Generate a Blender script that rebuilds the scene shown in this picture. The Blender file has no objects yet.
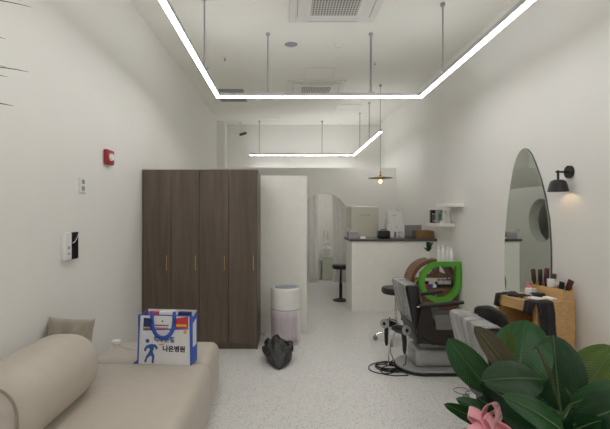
import bpy, bmesh, math, random
from mathutils import Vector, Matrix
random.seed(7)
S = bpy.context.scene
COL = S.collection
PI = math.pi
F, CX, CY, EYE = 420.0, 286.0, 214.5, 1.5      # focal length in px, vanishing point, eye height

def at(px, py, Y):
    return Vector(((px - CX) / F * Y, Y, EYE + (CY - py) / F * Y))

# ------------------------------------------------------------------ materials
def nodes(name):
    m = bpy.data.materials.new(name); m.use_nodes = True
    nt = m.node_tree; b = nt.nodes['Principled BSDF']
    return m, nt, b

def coord(nt, kind='Object', scale=(1, 1, 1)):
    tc = nt.nodes.new('ShaderNodeTexCoord'); mp = nt.nodes.new('ShaderNodeMapping')
    mp.inputs['Scale'].default_value = scale
    nt.links.new(tc.outputs[kind], mp.inputs['Vector'])
    return mp.outputs['Vector']

def noise(nt, vec, scale, detail=3, rough=.55, dist=0):
    n = nt.nodes.new('ShaderNodeTexNoise'); nt.links.new(vec, n.inputs['Vector'])
    n.inputs['Scale'].default_value = scale; n.inputs['Detail'].default_value = detail
    n.inputs['Roughness'].default_value = rough; n.inputs['Distortion'].default_value = dist
    return n.outputs['Fac']

def ramp(nt, fac, stops):
    r = nt.nodes.new('ShaderNodeValToRGB'); nt.links.new(fac, r.inputs['Fac'])
    e = r.color_ramp.elements
    while len(e) < len(stops): e.new(.5)
    for el, (p, c) in zip(e, stops):
        el.position = p; el.color = (*c, 1) if len(c) == 3 else c
    return r.outputs['Color']

def bump(nt, b, h, strength=.2, dist=.01):
    n = nt.nodes.new('ShaderNodeBump'); n.inputs['Strength'].default_value = strength
    n.inputs['Distance'].default_value = dist
    nt.links.new(h, n.inputs['Height']); nt.links.new(n.outputs['Normal'], b.inputs['Normal'])

def mat(name, col, rough=.5, metal=0, var=.06, scale=12, bmp=0, bscale=60, bdist=.004, sheen=0, vec=(1, 1, 1), coat=0):
    """plain material with a light procedural variation of its own colour"""
    m, nt, b = nodes(name)
    v = coord(nt, 'Object', vec)
    f = noise(nt, v, scale)
    lo = tuple(max(0, c * (1 - var)) for c in col); hi = tuple(min(1, c * (1 + var)) for c in col)
    c = ramp(nt, f, [(.3, lo), (.7, hi)])
    nt.links.new(c, b.inputs['Base Color'])
    b.inputs['Roughness'].default_value = rough; b.inputs['Metallic'].default_value = metal
    if sheen: b.inputs['Sheen Weight'].default_value = sheen
    if coat: b.inputs['Coat Weight'].default_value = coat
    if bmp: bump(nt, b, noise(nt, v, bscale, 4), bmp, bdist)
    m.diffuse_color = (*col, 1)
    return m

def emit(name, col, strength):
    m, nt, b = nodes(name)
    b.inputs['Base Color'].default_value = (.9, .9, .9, 1)
    b.inputs['Emission Color'].default_value = (*col, 1); b.inputs['Emission Strength'].default_value = strength
    return m

def wood(name, dark, light, scale=1.0, axis='z', rough=.45):
    m, nt, b = nodes(name)
    st = {'z': (14, 14, .8), 'x': (.8, 14, 14), 'y': (14, .8, 14)}[axis]
    v = coord(nt, 'Object', tuple(s * scale for s in st))
    f = noise(nt, v, 2.2, 8, .65, .6)
    c = ramp(nt, f, [(.28, dark), (.72, light)])
    v2 = coord(nt, 'Object', tuple(s * scale for s in {'z': (5, 5, 5), 'x': (5, 5, 5), 'y': (5, 5, 5)}[axis]))
    mx = nt.nodes.new('ShaderNodeMixRGB'); mx.blend_type = 'MULTIPLY'; mx.inputs[0].default_value = .35
    nt.links.new(c, mx.inputs[1]); nt.links.new(ramp(nt, noise(nt, v2, .5, 2), [(.3, (.7, .7, .7)), (.7, (1, 1, 1))]), mx.inputs[2])
    nt.links.new(mx.outputs[0], b.inputs['Base Color']); b.inputs['Roughness'].default_value = rough
    bump(nt, b, f, .12, .002)
    return m

def plaster(name, col, rough=.75):
    m, nt, b = nodes(name)
    v = coord(nt, 'Object')
    f = noise(nt, v, 1.1, 3)
    c = ramp(nt, f, [(.3, tuple(x * .97 for x in col)), (.7, col)])
    nt.links.new(c, b.inputs['Base Color']); b.inputs['Roughness'].default_value = rough
    bump(nt, b, noise(nt, v, 45, 4, .6), .12, .004)
    return m

def terrazzo():
    m, nt, b = nodes('speckled_vinyl')
    v = coord(nt, 'Object')
    def flecks(scale, thr, col, prev):
        vo = nt.nodes.new('ShaderNodeTexVoronoi'); nt.links.new(v, vo.inputs['Vector']); vo.inputs['Scale'].default_value = scale
        sp = nt.nodes.new('ShaderNodeSeparateColor'); nt.links.new(vo.outputs['Color'], sp.inputs[0])
        gt = nt.nodes.new('ShaderNodeMath'); gt.operation = 'GREATER_THAN'; gt.inputs[1].default_value = thr
        nt.links.new(sp.outputs[0], gt.inputs[0])
        ds = nt.nodes.new('ShaderNodeMath'); ds.operation = 'LESS_THAN'; ds.inputs[1].default_value = .42
        nt.links.new(vo.outputs['Distance'], ds.inputs[0])
        mu = nt.nodes.new('ShaderNodeMath'); mu.operation = 'MULTIPLY'
        nt.links.new(gt.outputs[0], mu.inputs[0]); nt.links.new(ds.outputs[0], mu.inputs[1])
        mx = nt.nodes.new('ShaderNodeMixRGB'); nt.links.new(mu.outputs[0], mx.inputs[0])
        nt.links.new(prev, mx.inputs[1]); mx.inputs[2].default_value = (*col, 1)
        return mx.outputs[0]
    c = ramp(nt, noise(nt, v, 85, 4, .7), [(.3, (.64, .63, .615)), (.7, (.82, .81, .795))])
    c = flecks(95, .86, (.34, .335, .325), c)
    c = flecks(70, .93, (.20, .195, .185), c)
    c = flecks(120, .82, (.46, .45, .44), c)
    c = flecks(70, .92, (.86, .85, .83), c)
    nt.links.new(c, b.inputs['Base Color']); b.inputs['Roughness'].default_value = .38
    return m

def plastic_film(name, base=(.75, .76, .77), amt=.55):
    m, nt, b = nodes(name)
    v = coord(nt, 'Object', (1.0, 6, .9))
    f = noise(nt, v, 2.0, 3, .5, .5)
    b.inputs['Base Color'].default_value = (*base, 1); b.inputs['Roughness'].default_value = .18
    a = ramp(nt, f, [(.3, (amt * .55,) * 3), (.7, (min(1, amt * 1.4),) * 3)])
    nt.links.new(a, b.inputs['Alpha'])
    bump(nt, b, f, .35, .015)
    return m

W = plaster('warm_white_plaster', (.82, .808, .775))
CEIL = plaster('ceiling_paint', (.86, .85, .795))
PANEL = mat('white_panel_board', (.90, .885, .835), .5, var=.02)
FLOOR = terrazzo()
DARKWOOD = wood('dark_walnut_board', (.080, .059, .044), (.170, .128, .097), .45, 'z', .42)
OAK = wood('light_oak', (.50, .29, .11), (.72, .47, .22), 1.2, 'y', .45)
REDWOOD = wood('reddish_brown_wood', (.13, .055, .032), (.24, .105, .062), 1.2, 'x', .4)
BRASS = mat('brushed_brass', (.62, .42, .16), .3, 1, .05)
COPPER = mat('aged_brass_sheet', (.35, .22, .10), .35, 1, .08)
ALU = mat('aluminium_housing', (.62, .62, .63), .45, .6, .03)
STEEL = mat('grey_steel_rod', (.42, .42, .43), .4, .8, .03)
CHROME = mat('polished_chrome', (.75, .75, .76), .15, 1, .02)
SILVER = mat('silver_painted_metal', (.40, .40, .40), .4, .3, .05)
LED = emit('led_diffuser', (1.0, .99, .98), 19.5)
LEDUP = emit('led_upper_diffuser', (.98, .99, 1.0), 9.0)
LED2 = emit('rear_led_diffuser', (1.0, .99, .98), 20.0)
LEDUP2 = emit('rear_led_upper_diffuser', (.98, .99, 1.0), 12.0)
WHITE = mat('white_plastic', (.82, .82, .80), .4, var=.02)
OFFW = mat('off_white_plastic', (.74, .73, .70), .45, var=.03)
CARD = mat('white_card', (.80, .79, .77), .6, var=.03)
CREAM = mat('cream_enamel', (.62, .60, .51), .28, var=.02)
BLACK = mat('black_plastic', (.010, .010, .011), .4, var=.2)
LEATHER = mat('black_vinyl_upholstery', (.013, .012, .012), .34, var=.15, bmp=.15, bscale=120)
SHELL = mat('dark_brown_seat_shell', (.027, .021, .018), .45, var=.1)
RUBBER = mat('black_rubber', (.018, .018, .018), .7)
GREYF = mat('grey_vinyl_flap', (.17, .165, .16), .5, var=.08)
SOFA = mat('taupe_leatherette', (.52, .468, .405), .55, var=.03, bmp=.06, bscale=180)
PILLOW = mat('taupe_velvet', (.30, .265, .215), .8, var=.1, scale=8, bmp=.25, bscale=14, bdist=.02, sheen=.3)
DGREY = mat('dark_grey_top', (.085, .082, .085), .4, var=.08)
GREYM = mat('grey_metal_vent', (.36, .36, .37), .5, .2, .04)
GREYB = mat('grey_fabric_box', (.27, .27, .27), .7, var=.05)
GREEN = mat('green_lacquer', (.10, .38, .035), .45, var=.05)
RED = mat('red_alarm_plastic', (.33, .02, .03), .4, var=.05)
GLOSSBLK = mat('black_glass', (.012, .012, .013), .12, var=.05)
BLUE = mat('bag_blue', (.03, .10, .48), .5, var=.08)
NAVY = mat('bag_navy', (.02, .03, .13), .5, var=.08)
BAGRED = mat('bag_red', (.60, .04, .06), .5, var=.08)
BAGWHITE = mat('bag_white_weave', (.76, .76, .78), .45, var=.03, bmp=.15, bscale=20, bdist=.01)
FIGBLUE = mat('print_blue', (.04, .12, .38), .5, var=.05)
INK = mat('print_navy_black', (.02, .025, .05), .6)
YELLOW = mat('print_yellow', (.80, .62, .05), .5)
ORANGE = mat('print_orange', (.85, .42, .05), .5)
PRINTRED = mat('print_red', (.70, .06, .08), .5)
BAGPLASTIC = mat('black_bin_liner', (.030, .030, .031), .22, var=.2, bmp=.8, bscale=16, bdist=.03)
WHITEBAG = mat('white_plastic_bag_film', (.78, .78, .78), .3, var=.06, bmp=.8, bscale=14, bdist=.03)
PALEGREEN = mat('pale_green_plastic', (.56, .60, .50), .5, var=.03)
CURTAIN = mat('white_curtain_cloth', (.88, .87, .85), .85, var=.03)
LEAF = None
PINK = mat('pink_satin_ribbon', (.86, .38, .44), .3, var=.1, sheen=.3)
HOTPINK = mat('pink_plastic', (.80, .20, .42), .4)
CLOTH = mat('black_cape_cloth', (.018, .018, .019), .75, var=.15, bmp=.3, bscale=30, bdist=.01)
BRUSH = mat('dark_maroon_brush', (.075, .018, .018), .5, var=.2)
PURIF = None
LAV = mat('lavender_box', (.45, .38, .42), .6, var=.08)
BROWNBOX = mat('brown_leather_box', (.23, .13, .05), .5, var=.1)
DKBROWN = mat('dark_brown_leather', (.07, .035, .025), .5, var=.1)
TERRA = mat('grey_ceramic_pot', (.42, .41, .40), .5, var=.05)
SOIL = mat('potting_soil', (.05, .035, .025), .9, var=.3, bmp=.8, bscale=60)
BARK = mat('brown_bark', (.10, .075, .05), .8, var=.2, bmp=.4)
TISSUE = mat('tissue_paper', (.85, .85, .84), .8)
BOTTLEG = mat('green_bottle', (.12, .22, .14), .35)
SPIKE = mat('dark_green_strap_leaf', (.025, .035, .02), .45, var=.2)

def leaf_mat(name, dark, light, rough=.28):
    m, nt, b = nodes(name)
    v = coord(nt, 'UV')
    w = nt.nodes.new('ShaderNodeTexWave'); w.bands_direction = 'Y'; w.wave_type = 'BANDS'
    w.inputs['Scale'].default_value = 7; w.inputs['Distortion'].default_value = 2.5; w.inputs['Detail'].default_value = 2
    nt.links.new(v, w.inputs['Vector'])
    c = ramp(nt, noise(nt, v, 3.5, 3), [(.3, dark), (.75, light)])
    mx = nt.nodes.new('ShaderNodeMixRGB'); mx.blend_type = 'MULTIPLY'; mx.inputs[0].default_value = 1
    nt.links.new(c, mx.inputs[1]); nt.links.new(ramp(nt, w.outputs['Fac'], [(.55, (.82, .82, .82)), (.97, (1.7, 1.7, 1.6))]), mx.inputs[2])
    nt.links.new(mx.outputs[0], b.inputs['Base Color']); b.inputs['Roughness'].default_value = rough
    bump(nt, b, w.outputs['Fac'], .06, .004)
    b.inputs['Specular IOR Level'].default_value = .3
    return m
LEAF = leaf_mat('rubber_leaf_dark', (.005, .026, .009), (.012, .048, .016))
LEAF2 = leaf_mat('rubber_leaf_mid', (.011, .052, .015), (.024, .082, .024))
LEAFY = leaf_mat('rubber_leaf_young', (.035, .070, .008), (.070, .115, .014), .35)
LEAFB = leaf_mat('rubber_leaf_brownish', (.035, .030, .014), (.060, .048, .022), .45)
RIB = mat('pale_leaf_midrib', (.06, .12, .03), .4)
HERB = leaf_mat('small_plant_leaf', (.02, .07, .025), (.05, .13, .04), .4)

def mesh_screen(name, a, bcol, scale):
    m, nt, b = nodes(name)
    v = coord(nt, 'Object', (1, 1, 1))
    n = noise(nt, coord(nt, 'Object', (30, 30, 2)), 2.5, 4)
    c = ramp(nt, n, [(.3, a), (.7, bcol)])
    ck = nt.nodes.new('ShaderNodeTexChecker'); nt.links.new(v, ck.inputs['Vector']); ck.inputs['Scale'].default_value = scale
    mx = nt.nodes.new('ShaderNodeMixRGB'); mx.blend_type = 'MULTIPLY'; mx.inputs[0].default_value = .25
    nt.links.new(c, mx.inputs[1]); nt.links.new(ck.outputs['Color'], mx.inputs[2])
    ck.inputs['Color1'].default_value = (1, 1, 1, 1); ck.inputs['Color2'].default_value = (.5, .5, .5, 1)
    nt.links.new(mx.outputs[0], b.inputs['Base Color']); b.inputs['Roughness'].default_value = .5
    return m
PURIF = mesh_screen('lavender_mesh_screen', (.50, .44, .49), (.66, .58, .63), 240)

def grille_mat():
    m, nt, b = nodes('ac_grille_lattice')
    v = coord(nt, 'Object')
    br = nt.nodes.new('ShaderNodeTexBrick'); nt.links.new(v, br.inputs['Vector'])
    br.offset = 0; br.inputs['Scale'].default_value = 1
    br.inputs['Brick Width'].default_value = .030; br.inputs['Row Height'].default_value = .045
    br.inputs['Mortar Size'].default_value = .006
    br.inputs['Color1'].default_value = (.17, .16, .15, 1); br.inputs['Color2'].default_value = (.20, .19, .18, 1)
    br.inputs['Mortar'].default_value = (.60, .59, .56, 1)
    nt.links.new(br.outputs['Color'], b.inputs['Base Color']); b.inputs['Roughness'].default_value = .6
    return m
GRILLE = grille_mat()

def mirror_mat():
    m, nt, b = nodes('silvered_mirror_glass')
    b.inputs['Base Color'].default_value = (.74, .79, .74, 1); b.inputs['Metallic'].default_value = 1
    b.inputs['Roughness'].default_value = .015
    return m
MIRROR = mirror_mat()

def photo_print():
    m, nt, b = nodes('box_photo_print')
    v = coord(nt, 'Object')
    c = ramp(nt, noise(nt, v, 14, 2), [(.42, (.10, .10, .11)), (.5, (.35, .30, .32)), (.58, (.74, .73, .74))])
    nt.links.new(c, b.inputs['Base Color']); b.inputs['Roughness'].default_value = .4
    return m
PRINT = photo_print()
def leaf_print():
    m, nt, b = nodes('yellow_green_print')
    v = coord(nt, 'Object')
    c = ramp(nt, noise(nt, v, 22, 3), [(.38, (.03, .05, .02)), (.5, (.30, .38, .05)), (.64, (.75, .72, .35))])
    nt.links.new(c, b.inputs['Base Color']); b.inputs['Roughness'].default_value = .4
    return m
LEAFPRINT = leaf_print()

# ------------------------------------------------------------------ mesh builder
class MB:
    def __init__(s): s.bm = bmesh.new()
    def _add(s, tmp, M=None):
        if M is not None: bmesh.ops.transform(tmp, matrix=M, verts=tmp.verts)
        me = bpy.data.meshes.new('t'); tmp.to_mesh(me); tmp.free()
        s.bm.from_mesh(me); bpy.data.meshes.remove(me); return s
    def box(s, c, d, bev=0, seg=2, M=None, sub=0):
        t = bmesh.new(); bmesh.ops.create_cube(t, size=1)
        bmesh.ops.scale(t, vec=d, verts=t.verts)
        if bev: bmesh.ops.bevel(t, geom=t.edges[:], offset=min(bev, min(d) * .49), segments=seg, profile=.5, affect='EDGES')
        bmesh.ops.translate(t, vec=c, verts=t.verts)
        return s._add(t, M)
    def bx(s, x0, x1, y0, y1, z0, z1, bev=0, seg=2, M=None):
        return s.box(((x0+x1)/2, (y0+y1)/2, (z0+z1)/2), (x1-x0, y1-y0, z1-z0), bev, seg, M)
    def cyl(s, p0, p1, r0, r1=None, seg=20, caps=True):
        p0, p1 = Vector(p0), Vector(p1); r1 = r0 if r1 is None else r1
        t = bmesh.new(); L = (p1-p0).length
        bmesh.ops.create_cone(t, cap_ends=caps, segments=seg, radius1=r0, radius2=r1, depth=L)
        q = Vector((0, 0, 1)).rotation_difference((p1-p0).normalized())
        return s._add(t, Matrix.Translation((p0+p1)/2) @ q.to_matrix().to_4x4())
    def sph(s, c, r, sc=(1, 1, 1), u=20, v=12, M=None):
        t = bmesh.new(); bmesh.ops.create_uvsphere(t, u_segments=u, v_segments=v, radius=r)
        bmesh.ops.scale(t, vec=sc, verts=t.verts)
        if M is not None: bmesh.ops.transform(t, matrix=M, verts=t.verts)
        bmesh.ops.translate(t, vec=c, verts=t.verts); return s._add(t)
    def lathe(s, prof, c=(0, 0, 0), seg=32, M=None):
        t = bmesh.new(); rings = []
        for r, z in prof:
            if r < 1e-5: rings.append([t.verts.new((0, 0, z))])
            else: rings.append([t.verts.new((r*math.cos(2*PI*i/seg), r*math.sin(2*PI*i/seg), z)) for i in range(seg)])
        for a, b in zip(rings, rings[1:]):
            for i in range(seg):
                j = (i+1) % seg
                if len(a) == 1 and len(b) == 1: continue
                if len(a) == 1: t.faces.new((a[0], b[j], b[i]))
                elif len(b) == 1: t.faces.new((a[i], a[j], b[0]))
                else: t.faces.new((a[i], a[j], b[j], b[i]))
        bmesh.ops.recalc_face_normals(t, faces=t.faces)
        if M is not None: bmesh.ops.transform(t, matrix=M, verts=t.verts)
        bmesh.ops.translate(t, vec=c, verts=t.verts); return s._add(t)
    def tube(s, pts, r, seg=8, closed=False):
        pts = [Vector(p) for p in pts]; t = bmesh.new(); n = len(pts); rings = []
        up = Vector((0, 0, 1)); prev = None
        for i, p in enumerate(pts):
            d = (pts[(i+1) % n]-pts[i-1]) if closed else (pts[min(i+1, n-1)]-pts[max(i-1, 0)])
            d.normalize()
            if prev is None:
                a = d.cross(up)
                if a.length < 1e-3: a = d.cross(Vector((1, 0, 0)))
            else: a = prev - d*prev.dot(d)
            a.normalize(); prev = a; b = d.cross(a)
            rr = r[i] if isinstance(r, (list, tuple)) else r
            rings.append([t.verts.new(p + a*rr*math.cos(2*PI*k/seg) + b*rr*math.sin(2*PI*k/seg)) for k in range(seg)])
        rg = range(n) if closed else range(n-1)
        for i in rg:
            A, B = rings[i], rings[(i+1) % n]
            for k in range(seg):
                l = (k+1) % seg; t.faces.new((A[k], A[l], B[l], B[k]))
        if not closed:
            t.faces.new(rings[0][::-1]); t.faces.new(rings[-1])
        bmesh.ops.recalc_face_normals(t, faces=t.faces)
        return s._add(t)
    def prism(s, pts, plane, d0, d1, M=None, bev=0):
        """2-D outline in 'xy' / 'xz' / 'yz', pushed from d0 to d1 along the third axis"""
        t = bmesh.new()
        f = {'xy': lambda a, b, d: (a, b, d), 'xz': lambda a, b, d: (a, d, b), 'yz': lambda a, b, d: (d, a, b)}[plane]
        A = [t.verts.new(f(a, b, d0)) for a, b in pts]; B = [t.verts.new(f(a, b, d1)) for a, b in pts]
        t.faces.new(A); t.faces.new(B[::-1]); n = len(pts)
        for i in range(n): t.faces.new((A[i], B[i], B[(i+1) % n], A[(i+1) % n]))
        bmesh.ops.recalc_face_normals(t, faces=t.faces)
        if bev: bmesh.ops.bevel(t, geom=[e for e in t.edges if e.calc_face_angle(0) > .6], offset=bev, segments=2, profile=.5, affect='EDGES')
        return s._add(t, M)
    def ring(s, outer, inner, plane, d0, d1):
        t = bmesh.new(); n = len(outer)
        f = {'xy': lambda a, b, d: (a, b, d), 'xz': lambda a, b, d: (a, d, b), 'yz': lambda a, b, d: (d, a, b)}[plane]
        L = [[t.verts.new(f(a, b, d)) for a, b in P] for P in (outer, inner) for d in (d0, d1)]
        o0, o1, i0, i1 = L
        for i in range(n):
            j = (i+1) % n
            for q in ((o0[i], o0[j], i0[j], i0[i]), (o1[i], i1[i], i1[j], o1[j]), (o0[i], o1[i], o1[j], o0[j]), (i0[i], i0[j], i1[j], i1[i])):
                t.faces.new(q)
        bmesh.ops.recalc_face_normals(t, faces=t.faces)
        return s._add(t)
    def grid(s, fn, nu, nv, thick=0, uv=True):
        t = bmesh.new()
        V = [[t.verts.new(fn(i/nu, j/nv)) for j in range(nv+1)] for i in range(nu+1)]
        for i in range(nu):
            for j in range(nv): t.faces.new((V[i][j], V[i+1][j], V[i+1][j+1], V[i][j+1]))
        bmesh.ops.recalc_face_normals(t, faces=t.faces)
        if thick: bmesh.ops.solidify(t, geom=t.faces[:], thickness=thick)
        return s._add(t)
    def build(s, name, m, parent=None, smooth=False, loc=None):
        me = bpy.data.meshes.new(name); s.bm.to_mesh(me); s.bm.free()
        if isinstance(m, (list, tuple)):
            for x in m: me.materials.append(x)
        else: me.materials.append(m)
        o = bpy.data.objects.new(name, me); COL.objects.link(o)
        if parent is not None: o.parent = parent
        if loc is not None: o.location = loc
        if smooth:
            for p in me.polygons: p.use_smooth = True
            if smooth != 'all':
                try: me.set_sharp_from_angle(angle=math.radians(42))
                except Exception: pass
        return o

def tag(o, label, cat, group=None):
    o['label'] = label; o['category'] = cat
    if group: o['group'] = group
    return o
def thing(name, label, cat, loc=(0, 0, 0), rz=0, group=None):
    o = bpy.data.objects.new(name, None); COL.objects.link(o)
    o.location = loc; o.rotation_euler = (0, 0, rz); o.empty_display_size = .1
    return tag(o, label, cat, group)
def struct(o):
    o['kind'] = 'structure'; return o
def dup(root, loc, rz=None, label=None):
    r = root.copy(); COL.objects.link(r); r.location = loc
    if rz is not None: r.rotation_euler = (0, 0, rz)
    if label: r['label'] = label
    for ch in list(root.children):
        c = ch.copy(); COL.objects.link(c); c.parent = r
        for g in list(ch.children):
            d = g.copy(); COL.objects.link(d); d.parent = c
    return r
def text_mesh(name, body, size, m, parent, loc, rot=(PI/2, 0, 0), bold=.0):
    cu = bpy.data.curves.new('t', 'FONT'); cu.body = body; cu.size = size; cu.extrude = .0006; cu.offset = bold
    cu.resolution_u = 3; cu.align_x = 'CENTER'
    o = bpy.data.objects.new('t', cu); COL.objects.link(o)
    dg = bpy.context.evaluated_depsgraph_get()
    me = bpy.data.meshes.new_from_object(o.evaluated_get(dg))
    bpy.data.objects.remove(o); bpy.data.curves.remove(cu)
    me.name = name; me.materials.clear(); me.materials.append(m)
    r = bpy.data.objects.new(name, me); COL.objects.link(r); r.parent = parent; r.location = loc; r.rotation_euler = rot
    return r
def arc(cx, cz, r, a0, a1, n):
    return [(cx + r*math.cos(a0+(a1-a0)*i/n), cz + r*math.sin(a0+(a1-a0)*i/n)) for i in range(n+1)]

# ------------------------------------------------------------------ the shell
XL, XR, H = -1.60, 2.335, 3.70
YP, YB, YF = 8.90, 10.56, -3.2           # partition with the arch, rear wall, shop front
struct(MB().bx(XL-.3, XR+.2, YF-.2, YB+.2, -.1, 0).build('floor', FLOOR))
struct(MB().bx(XL-.2, XR+.2, YF-.2, YP-.05, H, H+.15).bx(XL-.2, XR+.2, YP-.05, YB+.2, H+.05, H+.15).build('ceiling', CEIL))
struct(MB().bx(XL-.2, XL, YF-.2, YP-.05, 0, H).bx(XL-.2, XL-.06, YP-.05, YB+.2, 0, H+.05).build('wall_left', W))
struct(MB().bx(XR, XR+.2, YF-.2, YB+.2, 0, H+.05).build('wall_right', W))
struct(MB().bx(XL-.06, XR, YB, YB+.2, 0, H+.05).build('wall_rear', W))
struct(MB().bx(XL, XR, YF-.2, YF, 0, H).build('wall_front', W))
struct(MB().bx(XL-.06, -1.47, 10.1, YB, 0, H+.05).build('column_rear', W))
# partition with round-headed doorway
ax, ar, az = .81, .495, 1.455
pts = [(XL, 0), (ax-ar, 0)] + arc(ax, az, ar, PI, 0, 28) + [(ax+ar, 0), (XR, 0), (XR, 2.49), (XL, 2.49)]
struct(MB().prism(pts, 'xz', YP, YP+.12).build('wall_arch', W))
# booth: front panel, side wall with a porthole, unseen roof added to darken inside
struct(MB().bx(XL, .265, 5.31, 5.39, 0, 1.99).build('wall_booth_front', PANEL))
yc, zc, pr = 7.20, 1.40, .37
top = [(5.39, zc), (yc-pr, zc)] + arc(yc, zc, pr, PI, 0, 24)[1:] + [(YP, zc), (YP, 1.99), (5.39, 1.99)]
bot = [(5.39, zc), (5.39, 0), (YP, 0), (YP, zc), (yc+pr, zc)] + arc(yc, zc, pr, 0, -PI, 24)[1:]
struct(MB().prism(top, 'yz', .085, .265).prism(bot, 'yz', .085, .265).build('wall_booth_side', W))
struct(MB().bx(XL, .085, 5.39, 8.45, 1.93, 1.985).build('booth_shade_roof', W))

# ------------------------------------------------------------------ lights
LZ = 2.93
def led_run(root, segs, LED, LEDUP):
    hs, df, up = MB(), MB(), MB()
    for (x0, x1, y0, y1) in segs:
        hs.bx(x0, x1, y0, y1, .0, .042, .003)
        up.bx(x0+.006, x1-.006, y0+.006, y1-.006, .030, .0423)
        df.bx(x0+.004, x1-.004, y0+.004, y1-.004, -.010, .0)
    hs.build('housing', ALU, root)
    df.build('diffuser', LED, root)
    up.build('upper_diffuser', LEDUP, root)
t = thing('linear_ceiling_light', 'large rectangular white LED line hanging over the sofa and chairs', 'ceiling light', (.40, 2, LZ), 0, 'suspended LED lines')
w = .024
def loc(segs, o): return [(a-o[0], b-o[0], c-o[1], d-o[1]) for a, b, c, d in segs]
led_run(t, loc([(-.825-w, -.825+w, -2.4-w, 5.1+w), (1.635-w, 1.635+w, -2.4-w, 5.1+w), (-.825+w, 1.635-w, 5.1-w, 5.1+w), (-.825+w, 1.635-w, -2.4-w, -2.4+w)], (.40, 2)), LED, LEDUP)  # unseen stretch and closing bar behind the camera added as frontal fill light
for (x, y) in [(-.825, 4.25), (-.825, 1.4), (-.22, 5.1), (1.03, 5.1), (1.635, 4.38), (1.635, 1.4)]:
    MB().cyl((x-.4, y-2, .044), (x-.4, y-2, H-LZ), .0085 if x != 1.03 else .014, seg=10).cyl((x-.4, y-2, H-LZ-.025), (x-.4, y-2, H-LZ), .025, seg=16)\
        .bx(x-.4-.04, x-.4+.04, y-2-.012, y-2+.012, .044, .056).build('hanging_rod', STEEL, t, True)
t = thing('linear_ceiling_light', 'smaller L shaped white LED line hanging at the back above the arch', 'ceiling light', (.4, 9, LZ), 0, 'suspended LED lines')
led_run(t, loc([(-.87, 1.635+w, 10.1-w, 10.1+w), (1.635-w, 1.635+w, 7.25, 10.1-w)], (.4, 9)), LED2, LEDUP2)
for (x, y) in [(-.64, 10.1), (.87, 10.1), (1.635, 9.3), (1.635, 8.25)]:
    top_ = H+.05-LZ if y > YP-.05 else H-LZ
    MB().cyl((x-.4, y-9, .044), (x-.4, y-9, top_), .0085, seg=10).cyl((x-.4, y-9, top_-.025), (x-.4, y-9, top_), .025, seg=16).build('hanging_rod', STEEL, t, True)

# ceiling cassettes
def cassette(label, x, y):
    t = thing('ceiling_air_conditioner', label, 'air conditioner', (x, y, H), 0, 'ceiling cassette air conditioners')
    a = .485
    b = MB().bx(-a, a, -a, a, -.022, 0, .008).bx(-.415, .415, -.415, .415, -.045, -.02, .02)
    b.build('panel', OFFW, t)
    g = MB().bx(-.25, .25, -.25, .25, -.051, -.044, .004).build('grille', GRILLE, t)
    for k in range(4):
        M = Matrix.Rotation(k*PI/2, 4, 'Z')
        lv = MB().bx(-.29, .29, .315, .385, -.049, -.044, .003, M=M).build('louvre', OFFW, t)
        sl = MB().bx(-.285, .285, .390, .397, -.0475, -.044, M=M)
        sl.build('slot', GREYM, lv)
    return t
cassette('ceiling air conditioner cassette nearest the camera, cut by the top of the photo', .515, 4.29)
cassette('ceiling air conditioner cassette farther back, half behind the LED line', .515, 7.35)
# ceiling odds and ends
def hatch(label, x0, x1, y0, y1, z=H):
    t = thing('access_hatch', label, 'hatch', ((x0+x1)/2, (y0+y1)/2, z), 0, 'ceiling access hatches')
    hx, hy = (x1-x0)/2, (y1-y0)/2
    MB().bx(-hx+.012, hx-.012, -hy+.012, hy-.012, -.006, 0).build('panel', CEIL, t)
    MB().ring([(-hx, -hy), (hx, -hy), (hx, hy), (-hx, hy)], [(-hx+.01, -hy+.01), (hx-.01, -hy+.01), (hx-.01, hy-.01), (-hx+.01, hy-.01)], 'xy', -.008, 0).build('frame', OFFW, t)
hatch('square access hatch in the ceiling just before the farther air conditioner', .28, .74, 6.29, 6.74)
hatch('access hatch in the ceiling at right, above the pendant lamp', 1.02, 1.52, 8.38, 8.80)
hatch('access hatch in the rear ceiling beside the security camera', -.57, -.15, 9.75, 10.05, H+.05)
t = thing('ceiling_vent', 'grey rectangular ceiling vent above the left corner of the LED line', 'vent', (-1.0, 7.75, H))
MB().bx(-.25, .25, -.385, .385, -.02, 0, .004).build('frame', GREYM, t)
v = MB()
for k in range(10): v.bx(-.21, .21, -.34+k*.072, -.30+k*.072, -.026, -.019)
v.build('slat', GREYM, t)
t = thing('ceiling_speaker', 'round grey flush ceiling speaker left of the smoke detector', 'speaker', (.065, 5.40, H))
MB().lathe([(0, -.014), (.09, -.014), (.1, -.008), (.108, 0), (0, 0)]).build('rim', WHITE, t, True)
MB().lathe([(0, -.018), (.082, -.016), (.088, -.012), (0, -.012)]).build('grille', mat('blue_grey_grille', (.30, .32, .37), .6), t, True)
t = thing('smoke_detector', 'small round white smoke detector on the ceiling', 'smoke detector', (.69, 5.42, H))
MB().lathe([(0, -.03), (.045, -.028), (.062, -.012), (.065, 0), (0, 0)]).build('base', OFFW, t, True)
MB().lathe([(0, -.05), (.02, -.05), (.032, -.04), (.034, -.028), (0, -.028)]).build('sensor_cap', OFFW, t, True)
for lab, x, y in [('small ceiling sprinkler head left of the LED corner', -.86, 5.9), ('small ceiling sprinkler head right of the thick hanging rod', 1.28, 6.06)]:
    t = thing('sprinkler_head', lab, 'sprinkler', (x, y, H), 0, 'ceiling sprinklers')
    MB().lathe([(0, -.008), (.028, -.006), (.032, 0), (0, 0)], seg=18).build('escutcheon', OFFW, t, True)
    MB().cyl((0, 0, -.035), (0, 0, -.006), .008, seg=10).cyl((0, 0, -.04), (0, 0, -.035), .018, seg=14).build('deflector', STEEL, t)
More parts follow.
